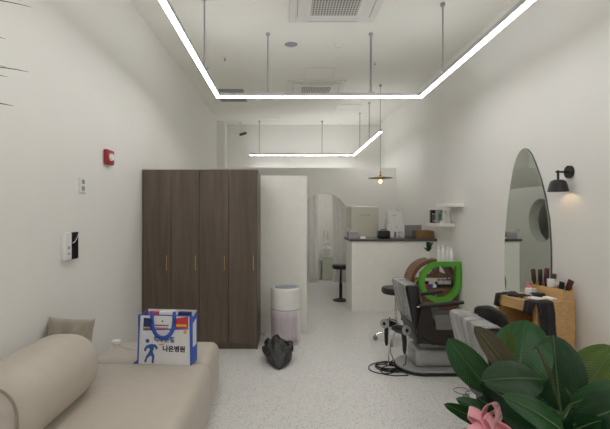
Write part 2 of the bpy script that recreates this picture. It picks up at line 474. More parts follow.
# security camera
t = thing('security_camera', 'small security camera hanging from the rear ceiling at left', 'camera', (-1.10, 10.3, H+.05))
MB().lathe([(0, -.02), (.04, -.02), (.045, 0), (0, 0)], seg=18).cyl((0, 0, -.25), (0, 0, -.015), .012, seg=10).build('bracket', WHITE, t, True)
MB().cyl((-.03, .03, -.29), (.11, -.05, -.265), .032, seg=16).build('camera_body', DGREY, t, True)
MB().cyl((.108, -.049, -.266), (.125, -.059, -.263), .026, seg=16).build('lens', GLOSSBLK, t, True)
# pendant lamp
t = thing('pendant_lamp', 'brass disc pendant lamp with bare bulb above the reception counter', 'pendant lamp', (1.60, 7.12, 0))
t.location.z = 2.12
MB().lathe([(0, .045), (.02, .045), (.03, .03), (.205, .0), (.207, -.004), (.03, .02), (0, .02)], seg=40).build('shade', COPPER, t, True)
MB().cyl((0, 0, .03), (0, 0, .11), .018, .014, 14).cyl((0, 0, -.03), (0, 0, .03), .016, seg=14).build('socket', BRASS, t, True)
MB().sph((0, 0, -.058), .032, (1, 1, 1.15)).build('bulb', emit('warm_bulb', (1, .62, .26), 2.2), t, 'all')
MB().cyl((0, 0, .1), (0, 0, H-2.12), .004, seg=8).cyl((0, 0, H-2.12-.03), (0, 0, H-2.12), .022, seg=18).build('cord', GREYB, t)
# wall lamp
t = thing('wall_lamp', 'black wall lamp with bowl shade beside the tall mirror', 'lamp', (XR, 3.45, 1.0), 0)
t.location = (XR, 3.45, 1.85)
MB().cyl((-.02, 0, 0), (0, 0, 0), .052, seg=28).build('wall_plate', BLACK, t, True)
MB().cyl((-.118, 0, 0), (-.018, 0, 0), .008, seg=10).cyl((-.1, 0, -.075), (-.1, 0, .012), .009, seg=10).build('arm', BLACK, t, True)
MB().lathe([(0, -.065), (.035, -.065), (.056, -.078), (.064, -.10), (.078, -.162), (.075, -.162), (.061, -.102), (.053, -.082), (.033, -.07), (0, -.07)], (-.1, 0, 0)).build('shade', BLACK, t, True)
MB().sph((-.1, 0, -.115), .024).build('bulb', emit('warm_lamp_bulb', (1, .70, .42), 30), t, 'all')

# ------------------------------------------------------------------ left wall fittings
t = thing('fire_alarm', 'red fire alarm with white dome high on the left wall', 'fire alarm', (XL, 3.75, 2.01))
MB().bx(0, .04, -.075, .075, -.065, .065, .012, 3).build('housing', RED, t, True)
MB().cyl((.04, -.01, 0), (.058, -.01, 0), .034, .03, 20).build('strobe', WHITE, t, True)
t = thing('wall_outlet', 'white two gang wall socket plate below the fire alarm', 'socket', (XL, 3.29, 1.73))
MB().bx(0, .012, -.05, .05, -.06, .06, .004).build('plate', WHITE, t)
for z in (-.026, .026): MB().bx(.012, .015, -.022, .022, z-.016, z+.016, .004).build('socket', GREYM, t)
t = thing('video_intercom', 'white and black video intercom panel on the left wall', 'intercom', (XL, 3.08, 1.27))
MB().bx(0, .03, -.095, .0, -.1, .1, .006).build('speaker_panel', WHITE, t)
MB().bx(0, .032, .001, .095, -.1, .1, .004).build('screen', GLOSSBLK, t)
MB().bx(.030, .034, -.055, -.03, -.06, -.05).bx(.030, .034, -.055, -.03, -.02, -.0).build('button', GREYM, t)
MB().tube([(.036, .0, .02), (.038, .03, .03), (.038, .06, .055), (.036, .09, .09)], .0025, 6).build('cord', OFFW, t)

# ------------------------------------------------------------------ wardrobe
wx0, wx1, wy0, wy1, wh = -1.594, -.318, 4.65, 5.245, 2.0
t = thing('wardrobe', 'tall dark wood four door wardrobe against the left wall', 'wardrobe', ((wx0+wx1)/2, (wy0+wy1)/2, 0))
hw, hd = (wx1-wx0)/2, (wy1-wy0)/2
MB().bx(-hw, -hw+.02, -hd+.022, hd, 0, wh).bx(hw-.02, hw, -hd+.022, hd, 0, wh).bx(-hw+.02, hw-.02, -hd+.022, hd, wh-.03, wh)\
    .bx(-hw+.02, hw-.02, -hd+.04, hd, .0, .07).bx(-hw+.02, hw-.02, hd-.02, hd, .07, wh-.03).build('body', DARKWOOD, t)
dw = 2*hw/4
for k in range(4):
    x0 = -hw+k*dw
    d = MB().bx(x0+.0025, x0+dw-.0025, -hd, -hd+.02, .075, wh-.004, .0015).build('door', DARKWOOD, t)
    MB().bx(x0+dw-.046, x0+dw-.038, -hd-.024, -hd-.016, .885, 1.05, .002).cyl((x0+dw-.042, -hd-.018, .9), (x0+dw-.042, -hd, .9), .004, seg=8)\
        .cyl((x0+dw-.042, -hd-.018, 1.035), (x0+dw-.042, -hd, 1.035), .004, seg=8).build('handle', BRASS, d)

# ------------------------------------------------------------------ air purifier, bin bag
t = thing('air_purifier', 'white cylindrical air purifier with lavender mesh front beside the wardrobe', 'air purifier', (-.002, 4.93, 0))
R = .174
MB().lathe([(0, 0), (R-.02, 0), (R-.012, .02), (R, .03), (R, .625), (R-.012, .645), (R-.03, .652), (R-.035, .637), (0, .637)], seg=48).build('body', OFFW, t, True)
MB().lathe([(0, .638), (.125, .638), (.13, .650), (.115, .654), (.0, .654)], seg=40).build('vent_top', mat('blue_grey_vent', (.25, .27, .32), .5), t, True)
a0, a1, n = math.radians(-168), math.radians(-42), 24
def pf(u, v): a = a0+(a1-a0)*u; return Vector(((R+.003)*math.cos(a), (R+.003)*math.sin(a), .04+.35*v))
MB().grid(pf, n, 4, .004).build('mesh_screen', PURIF, t, 'all')
MB().lathe([(R-.004, .40), (R+.002, .402), (R+.002, .41), (R-.004, .412)], seg=48).build('seam_ring', GREYM, t, True)
t = thing('power_cable', 'thin white purifier cable on the floor beside the wardrobe', 'cable', (-.235, 5.12, 0))
MB().tube([(-.05, .1, .03), (-.07, .0, .006), (-.02, -.09, .005), (.03, -.11, .005), (.06, -.07, .005)], .004, 6).build('cable', WHITE, t, True)
MB().bx(-.075, -.025, .075, .125, .0, .05, .006).build('plug', WHITE, t, True)

def blob(name, m, c, rx, ry, h, seed, amp=.16, pinch=None):
    rnd = random.Random(seed); ph = [rnd.uniform(0, 6.28) for _ in range(10)]
    def fn(u, v):
        a = 2*PI*u; th = v*PI
        z = (1-math.cos(th))/2; r = math.sin(th)**.62
        wv = 1 + amp*(math.sin(3*a+ph[0]+2*z)*.5 + math.sin(5*a+ph[1]-3*z)*.4 + math.sin(9*a+ph[2]+5*z)*.22 + math.sin(14*a+ph[3])*.14*z)
        if pinch:
            z0, k = pinch
            r *= 1-k*math.exp(-((z-z0)/.12)**2)
        zz = h*z*(1+amp*.35*math.sin(2*a+ph[4])*z)
        return Vector((rx*r*wv*math.cos(a), ry*r*wv*math.sin(a), max(zz, 0)))
    mb = MB().grid(fn, 64, 30)
    bmesh.ops.remove_doubles(mb.bm, verts=mb.bm.verts, dist=1e-5)
    return mb
t = thing('bin_bag', 'small black plastic bin bag on the floor before the air purifier', 'bag', (-.065, 4.25, 0))
def sack(u, v):
    a = 2*PI*u; k = v
    w = .128*(math.sin(min(1, k*1.6+.0)*PI/2)**.6)*(1+.12*k); h = .085*(math.sin(min(1, k*2.2)*PI/2)**.6)*(.75+.65*k)
    f = 1+(.04+.05*k)*math.sin(5*a+2.9+2*k)+(.03+.07*k)*math.sin(9*a-4*k)+.05*k*math.sin(16*a+5*k)
    x = w*math.cos(a)*f-.02*k+.03*k*k*math.sin(a); z = h*(1+math.sin(a)*f)*(1-.16*k*math.cos(a-.35))+.014*k*math.sin(7*a+2)
    y = -.20+.40*k-.10*k*k*(1+math.sin(a))*.5+.012*math.sin(7*a+9*k)*k
    return Vector((x, y, max(z, .001)))
mb = MB().grid(sack, 80, 30)
bmesh.ops.remove_doubles(mb.bm, verts=mb.bm.verts, dist=1e-5)
mb.build('bag_body', BAGPLASTIC, t, 'all')
def rimfn(u, v):
    p = sack(u, 1.0); c = Vector((-.02, .10, .12))
    return p+(c-p)*v*.9+Vector((0, -.05*v+.014*math.sin(14*u*PI+5*v), .006*math.sin(9*u*PI)))
MB().grid(rimfn, 80, 8).build('opening', BAGPLASTIC, t, 'all')
MB().grid(lambda u, v: Vector((.05+.09*u, .10-.06*u+.05*(v-.5), .18-.05*u*u+.025*math.sin(5*u+3*v))), 10, 6, .002).build('tie_flap', BAGPLASTIC, t, 'all')

# ------------------------------------------------------------------ sofa and what is on it
t = thing('sofa', 'low taupe leatherette sofa along the left wall with round backrest', 'sofa', (-1.03, 2.6, 0))
def X(v): return v+1.03
def Y(v): return v-2.6
MB().bx(X(-1.48), X(-.545), Y(1.75), Y(3.098), .015, .42, .075, 6).build('seat', SOFA, t, True)
MB().bx(X(-1.48), X(-.57), Y(3.102), Y(3.62), .015, .42, .07, 6).build('end_seat', SOFA, t, True)
def cushion_roll(u, v):
    pass
mb = MB().bx(X(-1.545), X(-1.14), Y(1.80), Y(2.68), .40, .78, .17, 9)
bo = mb.build('backrest', SOFA, t, True)
MB().tube([(X(-1.355)+.19*.92*math.copysign(abs(math.cos(a))**.8, math.cos(a)), Y(1.815)+.03, .58+.18*.92*math.copysign(abs(math.sin(a))**.8, math.sin(a))) for a in [2*PI*i/40 for i in range(40)]], .006, 6, True).build('piping', PILLOW, bo, True)
# cushion
t = thing('throw_cushion', 'taupe velvet cushion leaning on the wall behind the sofa backrest', 'cushion', (-1.448, 2.785, .42))
def pil(sgn):
    def fn(u, v):
        x, y = 2*u-1, 2*v-1
        e = (1-abs(x)**2.6)*(1-abs(y)**2.6)
        th = .075*max(e, 0)**.5
        k = 1-.07*(1-abs(x))*0 - .05*(abs(y)**2)*(1-abs(x)**2)
        kk = 1-.05*(abs(x)**2)*(1-abs(y)**2)
        wr = (.010*math.sin(8*x+5*y)+.006*math.sin(15*x-9*y))*e**.5*(.4+abs(x))
        return Vector((.155*x*kk, sgn*th+wr, .20*y*k))
    return fn
mb = MB().grid(pil(1), 28, 24).grid(pil(-1), 28, 24)
bmesh.ops.remove_doubles(mb.bm, verts=mb.bm.verts, dist=1e-4)
o = mb.build('cushion_body', PILLOW, t, 'all'); o.location = (.0, .0, .19); o.rotation_euler = (math.radians(-12), math.radians(3), math.radians(0))
# charger
p = at(111, 340, 3.42); 
t = thing('charger', 'small white charger with cable on the far end of the sofa', 'charger', (-1.41, 3.50, .42))
MB().bx(-.035, .03, -.03, .03, .0, .035, .008).build('adapter', WHITE, t, True)
MB().tube([(.03, 0, .012), (.06, -.06, .006), (.12, -.12, .004), (.2, -.14, .004), (.29, -.13, .004), (.36, -.1, .004)], .004, 6).build('cable', OFFW, t, True)
MB().tube([(-.01, .0, .035), (.015, .01, .07), (.02, .0, .10), (.03, -.01, .06), (.02, -.02, .034)], .003, 6).build('cord_loop', OFFW, t, True)

# shopping bag
t = thing('shopping_bag', 'white and blue printed shopping bag standing on the sofa', 'bag', (-.865, 3.09, .4205), math.radians(-6))
K = .00108
def zx(a): return (a-235)*K
def zz(b): return (400-b)*K
hw_, dp = .195, .14
MB().prism([(-.2, 0), (.195, 0), (.19, .355), (-.185, .355)], 'xz', -dp/2-.004, -dp/2).build('front_panel', BAGWHITE, t)
MB().prism([(-.2, 0), (.195, 0), (.19, .365), (-.185, .365)], 'xz', dp/2, dp/2+.004).build('back_panel', BAGWHITE, t)
MB().bx(-.2, .195, -dp/2, dp/2, 0, .004).build('base_panel', BLUE, t)
MB().prism([(-dp/2, 0), (dp/2, 0), (dp/2, .36), (0, .335), (-dp/2, .355)], 'yz', .191, .195).build('side_panel', BLUE, t)
MB().prism([(-dp/2, 0), (dp/2, 0), (dp/2, .36), (0, .335), (-dp/2, .355)], 'yz', -.2, -.196).build('side_panel', BLUE, t)
pt = MB().prism([(-.03, .12), (.045, .12), (.045, .31), (-.03, .29)], 'yz', .195, .1965).build('side_print', BAGWHITE, t)
pz = MB()
pz.tube([(-.2, -dp/2-.004, .004), (-.186, -dp/2-.004, .355)], .006, 8).tube([(.195, -dp/2-.004, .004), (.19, -dp/2-.004, .355)], .006, 8)
pz.tube([(-.186, -dp/2-.004, .355), (.19, -dp/2-.004, .355)], .004, 8)
pz.build('piping', BLUE, t, True)
MB().prism([(-.24, -.0), (-.195, 0), (-.195, .035)], 'xz', -dp/2-.004, -dp/2+.02).build('corner_tab', BLUE, t)
y1 = -dp/2-.0045
def patch(name, m, pts, y=y1, d=.0012): return MB().prism(pts, 'xz', y-d, y).build(name, m, t)
patch('navy_band', NAVY, [(zx(88), zz(165)), (zx(158), zz(165)), (zx(158), zz(95)), (zx(92), zz(90))])
patch('blue_band', BLUE, [(zx(88), zz(175)), (zx(400), zz(160)), (zx(400), zz(152)), (zx(88), zz(166))], y1-.0013)
patch('label_card', BAGWHITE, [(zx(160), zz(164)), (zx(285), zz(156)), (zx(285), zz(75)), (zx(160), zz(75))], y1-.0002)
patch('red_band', BAGRED, [(zx(310), zz(158)), (zx(398), zz(150)), (zx(398), zz(75)), (zx(310), zz(90))])
yb = MB()
for i in range(5): yb.bx(zx(92)+i*.0105, zx(92)+i*.0105+.008, y1-.003, y1-.001, zz(160), zz(150))
yb.build('yellow_lettering', YELLOW, t); yb = MB()
for i in range(6): yb.bx(zx(318)+i*.0128, zx(318)+i*.0128+.010, y1-.003, y1-.001, zz(142), zz(128))
yb.build('yellow_lettering', YELLOW, t)
rb = MB()
for i in range(8): rb.bx(zx(172)+i*.0125, zx(172)+i*.0125+.010, y1-.003, y1-.001, zz(160), zz(151))
for i in range(3): rb.bx(zx(200)+i*.011, zx(200)+i*.011+.008, y1-.003, y1-.001, zz(268), zz(262))
rb.build('red_lettering', PRINTRED, t)
nb = MB()
for i in range(9): nb.bx(zx(170)+i*.0115, zx(170)+i*.0115+.009, y1-.003, y1-.001, zz(142), zz(134))
nb.cyl((zx(222), y1-.003, zz(110)), (zx(222), y1-.001, zz(110)), .006, seg=12)
nb.build('navy_lettering', INK, t)
MB().cyl((zx(377), y1-.002, zz(178)), (zx(377), y1-.0005, zz(178)), .014, seg=18).build('orange_emblem', ORANGE, t)
fig = MB()
fig.cyl((zx(118), y1-.002, zz(244)), (zx(118), y1-.0003, zz(244)), .0145, seg=20)
def pl(ps): fig.prism([(zx(a), zz(b)) for a, b in ps], 'xz', y1-.002, y1-.0003)
pl([(108, 278), (125, 268), (150, 264), (168, 274), (160, 300), (152, 325), (126, 322), (136, 300), (124, 290)])
pl([(150, 264), (172, 266), (190, 284), (182, 300), (172, 296), (172, 284), (160, 282)])
pl([(108, 278), (124, 290), (112, 298), (108, 312), (96, 314), (95, 298)])
pl([(126, 320), (152, 322), (138, 344), (118, 358), (108, 388), (94, 384), (106, 350)])
pl([(134, 326), (156, 318), (166, 345), (160, 392), (146, 388), (150, 352)])
fig.build('walking_figure_print', FIGBLUE, t)
text_mesh('lettering', '나은병원', .046, INK, t, (zx(300), y1-.0003, zz(308)), bold=.0018)
text_mesh('lettering', '척추관절', .043, FIGBLUE, t, (zx(232), y1-.0003, zz(246)), bold=.0012)
def strap(y, dz, sag):
    def fn(u, v):
        a = PI*u
        x = zx(228)-.083*math.cos(a)*(1-.05*math.sin(a))
        z = .362-sag*math.sin(a)**.6
        r = .014*(2*v-1)
        return Vector((x+r*math.cos(a)*.95*-1, y-.006*math.sin(a), z-r*math.sin(a)))
    return fn
MB().grid(strap(-dp/2-.0125, 0, .165), 30, 2, .003).bx(zx(228)-.094, zx(228)-.072, -dp/2-.014, -dp/2-.008, .30, .385).bx(zx(228)+.072, zx(228)+.094, -dp/2-.014, -dp/2-.008, .30, .385).build('handle', BLUE, t, 'all')
MB().grid(strap(dp/2+.02, 0, .12), 30, 2, .003).build('handle', BLUE, t, 'all')
# what sticks out of the bag
def content(label, m, x0, x1, ya, yb_, h, rz=0, name='packet'):
    o = MB().bx(x0, x1, ya, yb_, 0, h, .006).build(name, m); o.parent = None
    M = t.matrix_basis
    R_ = Matrix.Rotation(math.radians(-6), 4, 'Z')
    o.location = Vector((-.865, 3.09, .4250)); o.rotation_euler = (0, 0, math.radians(-6))
    return tag(o, label, 'packet', 'packets in the shopping bag')
content('white card packet standing in the middle of the shopping bag', CARD, -.06, .055, -.03, .02, .366)
content('red packet standing at the left inside the shopping bag', BAGRED, -.16, -.075, .0, .03, .355)
content('navy packet standing at the right inside the shopping bag', NAVY, .07, .165, .0, .04, .357)

# ------------------------------------------------------------------ reception counter
t = thing('reception_counter', 'white reception counter with dark grey top at the right wall', 'counter', (1.675, 6.82, 0))
MB().bx(-.655, .655, -.32, .32, 0, 1.085).build('body', PANEL, t)
MB().bx(-.685, .655, -.345, .33, 1.085, 1.12, .003).build('countertop', DGREY, t)
CT = 1.1205
def onc(px, Y, z=CT): return ((px-CX)/F*Y, Y, z)
# tissue box
t = thing('tissue_box', 'lavender tissue box at the left end of the counter', 'tissue box', onc(352.5, 6.68), math.radians(8))
MB().bx(-.075, .075, -.06, .06, 0, .105, .005).build('box', LAV, t)
def tis(u, v): return Vector((-.10*u-.01+.03*(v-.5)*u, .06*(v-.5)*(.3+u), .10+.045*math.sin(u*2.4)+.012*math.sin(7*v+3*u)))
MB().grid(tis, 8, 8, .002).build('tissue', TISSUE, t, 'all')
t = thing('card_stand', 'tiny white card stand on the counter right of the tissue box', 'card stand', onc(363, 6.62))
MB().prism([(-.035, 0), (.035, 0), (.0, .035)], 'yz', -.04, .04).build('stand', WHITE, t)
MB().bx(-.032, .032, -.03, .0, .0, .006).build('base', GREYM, t)
t = thing('carry_case', 'black case on the counter left of the white printed box', 'case', onc(383.5, 6.66))
MB().bx(-.095, .095, -.075, .075, 0, .125, .025, 4).build('body', BLACK, t, True)
MB().tube([(-.04, 0, .12), (-.04, 0, .142), (.04, 0, .142), (.04, 0, .12)], .006, 8).build('handle', BLACK, t)
t = thing('product_box', 'white printed product box on the counter carrying two smaller boxes', 'box', onc(394.3, 6.91), 0, 'white boxes on the counter')
MB().bx(-.14, .14, -.1, .12, 0, .215, .002).build('carton', CARD, t)
MB().bx(-.03, .13, -.1015, -.1, .008, .1).build('picture', PRINT, t)
MB().bx(-.02, .02, -.1015, -.1, .168, .178).build('lettering', GREYB, t)
bt = CT+.2155
o = MB().bx(-.125, .115, -.08, .1, 0, .09, .002).build('product_box', CARD); o.location = (*onc(394.5, 6.92)[:2], bt); o.rotation_euler = (0, 0, .05)
tag(o, 'white box, the lower of two stacked on the printed product box', 'box', 'white boxes on the counter')
o = MB().bx(-.11, .11, -.075, .09, 0, .13, .002).build('product_box', CARD); o.location = (*onc(394, 6.92)[:2], bt+.091); o.rotation_euler = (0, 0, -.06)
tag(o, 'white box topmost on the counter stack', 'box', 'white boxes on the counter')
MB().bx(-.03, .02, -.0765, -.075, .05, .058).build('lettering', GREYB, o)
t = thing('storage_bin', 'grey storage bin on the counter behind the brown box', 'bin', onc(411, 7.03))
MB().bx(-.15, .15, -.09, .09, 0, .19, .012).build('bin', GREYB, t)
MB().bx(-.155, .155, -.095, .095, .185, .202, .006).build('rim', GREYB, t)
t = thing('storage_box', 'brown box with dark ends at the right end of the counter', 'box', onc(423, 6.63))
MB().bx(-.13, .145, -.08, .08, 0, .125, .004).build('box', BROWNBOX, t)
MB().bx(-.15, -.13, -.081, .081, 0, .126, .003).build('end_panel', DKBROWN, t)
MB().bx(-.1, .1, -.07, .07, .125, .132, .002).build('lid', BROWNBOX, t)
t = thing('drinking_glass', 'clear glass at the wall end of the counter', 'glass', (2.285, 6.85, CT))
m, nt, b = nodes('clear_glass'); b.inputs['Base Color'].default_value = (.9, .92, .92, 1); b.inputs['Roughness'].default_value = .05; b.inputs['Alpha'].default_value = .35
MB().lathe([(0, .004), (.024, .004), (.03, .11), (.033, .11), (.027, 0), (0, 0)], seg=20).build('cup', m, t, True)

# retro fridge behind the counter
t = thing('refrigerator', 'cream retro refrigerator with rounded edges behind the counter', 'refrigerator', (1.50, 8.26, 0))
MB().bx(-.262, .262, -.20, .27, .03, 1.665, .04, 5).build('body', CREAM, t, True)
MB().bx(-.262, .262, -.262, -.205, .06, 1.655, .025, 4).build('door', CREAM, t, True)
lt = MB()
for k in range(4): lt.bx(-.085+k*.05, -.06+k*.05, -.266, -.262, 1.475, 1.50, .002)
lt.build('badge', SILVER, t)
MB().tube([(.22, -.262, 1.0), (.22, -.30, 1.02), (.22, -.30, 1.28), (.22, -.262, 1.30)], .01, 8).build('handle', CHROME, t, True)
for sx in (-.2, .2):
    for sy in (-.15, .2): MB().cyl((sx, sy, 0), (sx, sy, .04), .02, seg=12).build('foot', BLACK, t)

# doorway: curtains, cabinet, bins
def curtain(x0, x1, label):
    hw = (x1-x0)/2
    o = thing('curtain', label, 'curtain', ((x0+x1)/2, 9.13, 0), 0, 'curtains in the arch')
    def fn(u, v):
        x = -hw+2*hw*u
        return Vector((x, .010*math.sin(u*2*PI*4.2)+.004*math.sin(u*29), .02+2.15*v))
    MB().grid(fn, 60, 3, .004).build('cloth', CURTAIN, o, 'all')
    MB().cyl((-hw-.02, 0, 2.185), (hw+.02, 0, 2.185), .012, seg=10).build('rail', WHITE, o)
    MB().cyl((-hw-.015, -.03, 2.185), (-hw-.015, .0, 2.185), .01, seg=8).build('bracket', WHITE, o)
curtain(.22, .70, 'white pleated curtain hanging at the left of the arch')
curtain(1.01, 1.46, 'white pleated curtain hanging at the right of the arch, beside the refrigerator')
t = thing('storage_cabinet', 'tall white two door cabinet seen through the arch', 'cabinet', (.945, 10.25, 0))
MB().bx(-.5, .5, -.28, .29, 0, 2.1).build('body', PANEL, t)
for s, x0, x1 in ((-1, -.5, -.0015), (1, .0015, .5)):
    d = MB().bx(x0, x1, -.302, -.282, .06, 2.095, .002).build('door', PANEL, t)
    MB().bx(s*.045-.006, s*.045+.006, -.33, -.32, .92, 1.12, .002).bx(s*.045-.005, s*.045+.005, -.322, -.302, .94, .96).bx(s*.045-.005, s*.045+.005, -.322, -.302, 1.08, 1.10).build('handle', SILVER, d)
t = thing('laundry_bin', 'pale green bin under the white plastic bag in the arch', 'bin', (.965, 9.70, 0), 0, 'bins in the back room')
MB().bx(-.135, .135, -.12, .12, 0, .45, .02, 3).build('bin', PALEGREEN, t, True)
MB().bx(-.145, .145, -.13, .13, .44, .475, .01).build('lid', PALEGREEN, t, True)
t2 = dup(t, (.655, 9.72, 0), 0, 'pale green bin half hidden by the left curtain of the arch')
t = thing('plastic_bag', 'white plastic bag sitting on the pale green bin in the arch', 'bag', (.95, 9.70, .475))
blob('b', None, 0, .125, .105, .40, 5, .13, (.78, .45)).build('bag_body', WHITEBAG, t, 'all')
mb = MB()
for s in (-1, 1): mb.grid(lambda u, v, s=s: Vector((s*(.02+.07*u), .03*(v-.5), .36+.10*math.sin(u*2.2)+.02*v)), 6, 4, .002)
mb.build('tied_handle', WHITEBAG, t, 'all')

# stools
def stool(label, x, y, seat_h, r, caster, backrest=False, rz=0):
    t = thing('stool', label, 'stool', (x, y, 0), rz, 'black stools')
    MB().lathe([(0, seat_h-.075), (r*.9, seat_h-.075), (r, seat_h-.055), (r, seat_h-.02), (r*.93, seat_h-.003), (0, seat_h)], seg=36).build('seat', LEATHER, t, True)
    if caster:
        MB().cyl((0, 0, .10), (0, 0, seat_h-.07), .0135, seg=14).cyl((0, 0, .10), (0, 0, .28), .024, seg=14).build('column', CHROME, t, True)
        for k in range(5):
            a = 2*PI*k/5+.5; d = Vector((math.cos(a), math.sin(a), 0))
            l = MB().tube([d*.02+Vector((0, 0, .13)), d*.15+Vector((0, 0, .10)), d*.23+Vector((0, 0, .072))], [.015, .013, .011], 8).build('leg', CHROME, t, True)
            n = Vector((-d.y, d.x, 0))
            c = d*.235+Vector((0, 0, .028))
            MB().cyl(c-n*.014, c+n*.014, .028, seg=16).cyl(c+Vector((0, 0, .01)), c+Vector((0, 0, .05)), .008, seg=8).build('caster', GREYB, l, True)
    else:
        MB().cyl((0, 0, .03), (0, 0, seat_h-.07), .018, seg=14).cyl((0, 0, .03), (0, 0, .3), .027, seg=14).build('column', BLACK, t, True)
        MB().lathe([(0, 0), (.135, 0), (.14, .012), (.06, .035), (.03, .05), (0, .05)], seg=32).build('base', BLACK, t, True)
    if backrest:
        def bk(u, v):
            a = math.radians(-62+124*u); rr = r*1.02
            k = math.sin(PI*u)**.5
            return Vector((-rr*math.cos(a)-.02, rr*math.sin(a), seat_h+.02+(.06+.17*v)*1.0*(.55+.45*k)))
        MB().grid(bk, 24, 8, .055).build('backrest', LEATHER, t, 'all')
        MB().tube([(-.05, 0, seat_h-.06), (-r-.03, 0, seat_h-.04), (-r-.05, 0, seat_h+.10)], .012, 8).build('backrest_stem', BLACK, t, True)
    return t
stool('round black stool on a disc base left of the reception counter', .955, 7.33, .63, .15, False)
stool('black stool on chrome castor legs behind the barber chair with the dryers', 1.30, 4.98, .64, .165, True)
stool('black stool with a rounded backrest beside the oak side table', 1.615, 3.21, .57, .15, True, True, math.radians(35))

# ------------------------------------------------------------------ wall shelves and goods
def shelf(label, y0, y1, z, dep):
    o = thing('wall_shelf', label, 'shelf', (XR, (y0+y1)/2, z), 0, 'floating wall shelves')
    h = (y1-y0)/2
    MB().bx(-dep, 0, -h, h, -.045, 0, .003).build('board', PANEL, o)
    MB().bx(-.012, 0, -h+.03, h-.03, -.052, -.045).build('batten', PANEL, o)
shelf('upper empty white floating shelf on the right wall', 5.5, 5.95, 1.648, .21)
shelf('lower white floating shelf on the right wall holding bottles', 5.80, 6.35, 1.376, .21)
LS = 1.3765
t = thing('framed_box', 'black and white boxed product at the left of the lower shelf', 'box', (2.175, 6.20, LS))
MB().bx(-.045, .045, -.03, .03, 0, .19, .002).build('carton', BLACK, t)
MB().bx(-.026, .034, -.0315, -.03, .02, .14).build('picture', PRINT, t)
t = thing('photo_card', 'grey printed product card standing on the lower shelf', 'card', (2.195, 6.02, LS))
MB().bx(-.045, .04, -.02, .02, 0, .195, .002).build('carton', SILVER, t)
MB().bx(-.02, .02, -.0215, -.02, .04, .13).build('picture', BOTTLEG, t)
def bottle(label, x, y, z, r, h, m, capm, grp, cap=.25):
    o = thing('bottle', label, 'bottle', (x, y, z), 0, grp)
    hb = h*(1-cap)
    MB().lathe([(0, 0), (r*.95, 0), (r, .004), (r, hb*.86), (r*.55, hb), (0, hb)], seg=18).build('body', m, o, True)
    MB().lathe([(0, hb-.001), (r*.5, hb-.001), (r*.5, h*.98), (r*.42, h), (0, h)], seg=14).build('cap', capm, o, True)
g = 'bottles on the lower wall shelf'
bottle('small green bottle between the card and white bottles on the lower shelf', 2.255, 5.99, LS, .02, .13, BOTTLEG, WHITE, g)
bottle('tall white bottle left of two on the lower shelf', 2.235, 5.92, LS, .03, .185, WHITE, OFFW, g, .15)
bottle('tall white bottle nearest the front end of the lower shelf', 2.285, 5.90, LS, .033, .18, OFFW, WHITE, g, .15)
bottle('tiny white jar at the front edge of the lower shelf', 2.165, 5.86, LS, .014, .045, WHITE, WHITE, g, .3)
bottle('tiny white vial beside the jar on the lower shelf', 2.195, 5.85, LS, .013, .06, WHITE, OFFW, g, .3)

# ------------------------------------------------------------------ mirror on the right wall
prof = [(-.34, .50), (-.375, .65), (-.395, .85), (-.40, 1.05), (-.395, 1.25), (-.375, 1.45), (-.345, 1.65), (-.30, 1.82), (-.235, 1.98), (-.165, 2.075), (-.10, 2.122), (-.05, 2.139), (-.001, 2.14)]
left = [(4.085-y*(.93-.10*max(0, min(1, (z-1.2)/.6))), z) for y, z in prof]         # far side
def up_(z): return max(0, min(1, (z-1.5)/.5))
right = [(4.085+y*(1-.26*up_(z)**1.2)+.025*max(0, min(1, (z-1.9)/.24)), z) for y, z in prof[:-1]]
left[-1] = (4.112, 2.145)
outl = left + right[::-1]
outl = outl + [(3.90, .42), (4.085, .40), (4.27, .42)]
t = thing('wall_mirror', 'tall egg shaped frameless mirror on the right wall', 'mirror', (0, 0, 0))
t.location = (XR, 4.085, 1.27)
o2 = [(a-4.085, b-1.27) for a, b in outl]
def slab(pts, d0, d1):
    m_ = MB(); b_ = m_.bm
    A = [b_.verts.new((d0, a, b)) for a, b in pts]; B = [b_.verts.new((d1, a, b)) for a, b in pts]
    ca, cb = b_.verts.new((d0, 0, 0)), b_.verts.new((d1, 0, 0)); n_ = len(pts)
    for i in range(n_):
        j = (i+1) % n_
        b_.faces.new((A[i], A[j], ca)); b_.faces.new((B[j], B[i], cb)); b_.faces.new((A[j], A[i], B[i], B[j]))
    bmesh.ops.recalc_face_normals(b_, faces=b_.faces); return m_
slab(o2, -.018, -.013).build('glass', MIRROR, t)
slab([(a*1.006, b*1.002) for a, b in o2], -.0128, 0).build('backing', DGREY, t)

# ------------------------------------------------------------------ oak side table with tools
TB = Vector((2.05, 3.47, 0)); TR = math.radians(17.5); TH = .82
t = thing('side_table', 'small light oak side table under the tall mirror', 'table', TB, TR)
MB().bx(-.2, .2, -.2, .2, TH-.022, TH, .003).build('tabletop', OAK, t)
MB().bx(-.195, .2, -.2, -.175, 0, TH-.022, .002).build('side_panel', OAK, t)
MB().bx(-.195, .2, .175, .2, 0, TH-.022, .002).build('side_panel', OAK, t)
MB().bx(.18, .198, -.175, .175, .05, TH-.022).build('back_panel', OAK, t)
MB().bx(-.198, -.18, -.174, .174, TH-.085, TH-.023, .002).build('drawer_front', OAK, t)
MB().bx(-.15, .18, -.175, .175, .30, .32).build('shelf', OAK, t)
TM = Matrix.Translation(TB) @ Matrix.Rotation(TR, 4, 'Z')
def ont(x, y, z=0): return TM @ Vector((x, y, TH+.0005+z))
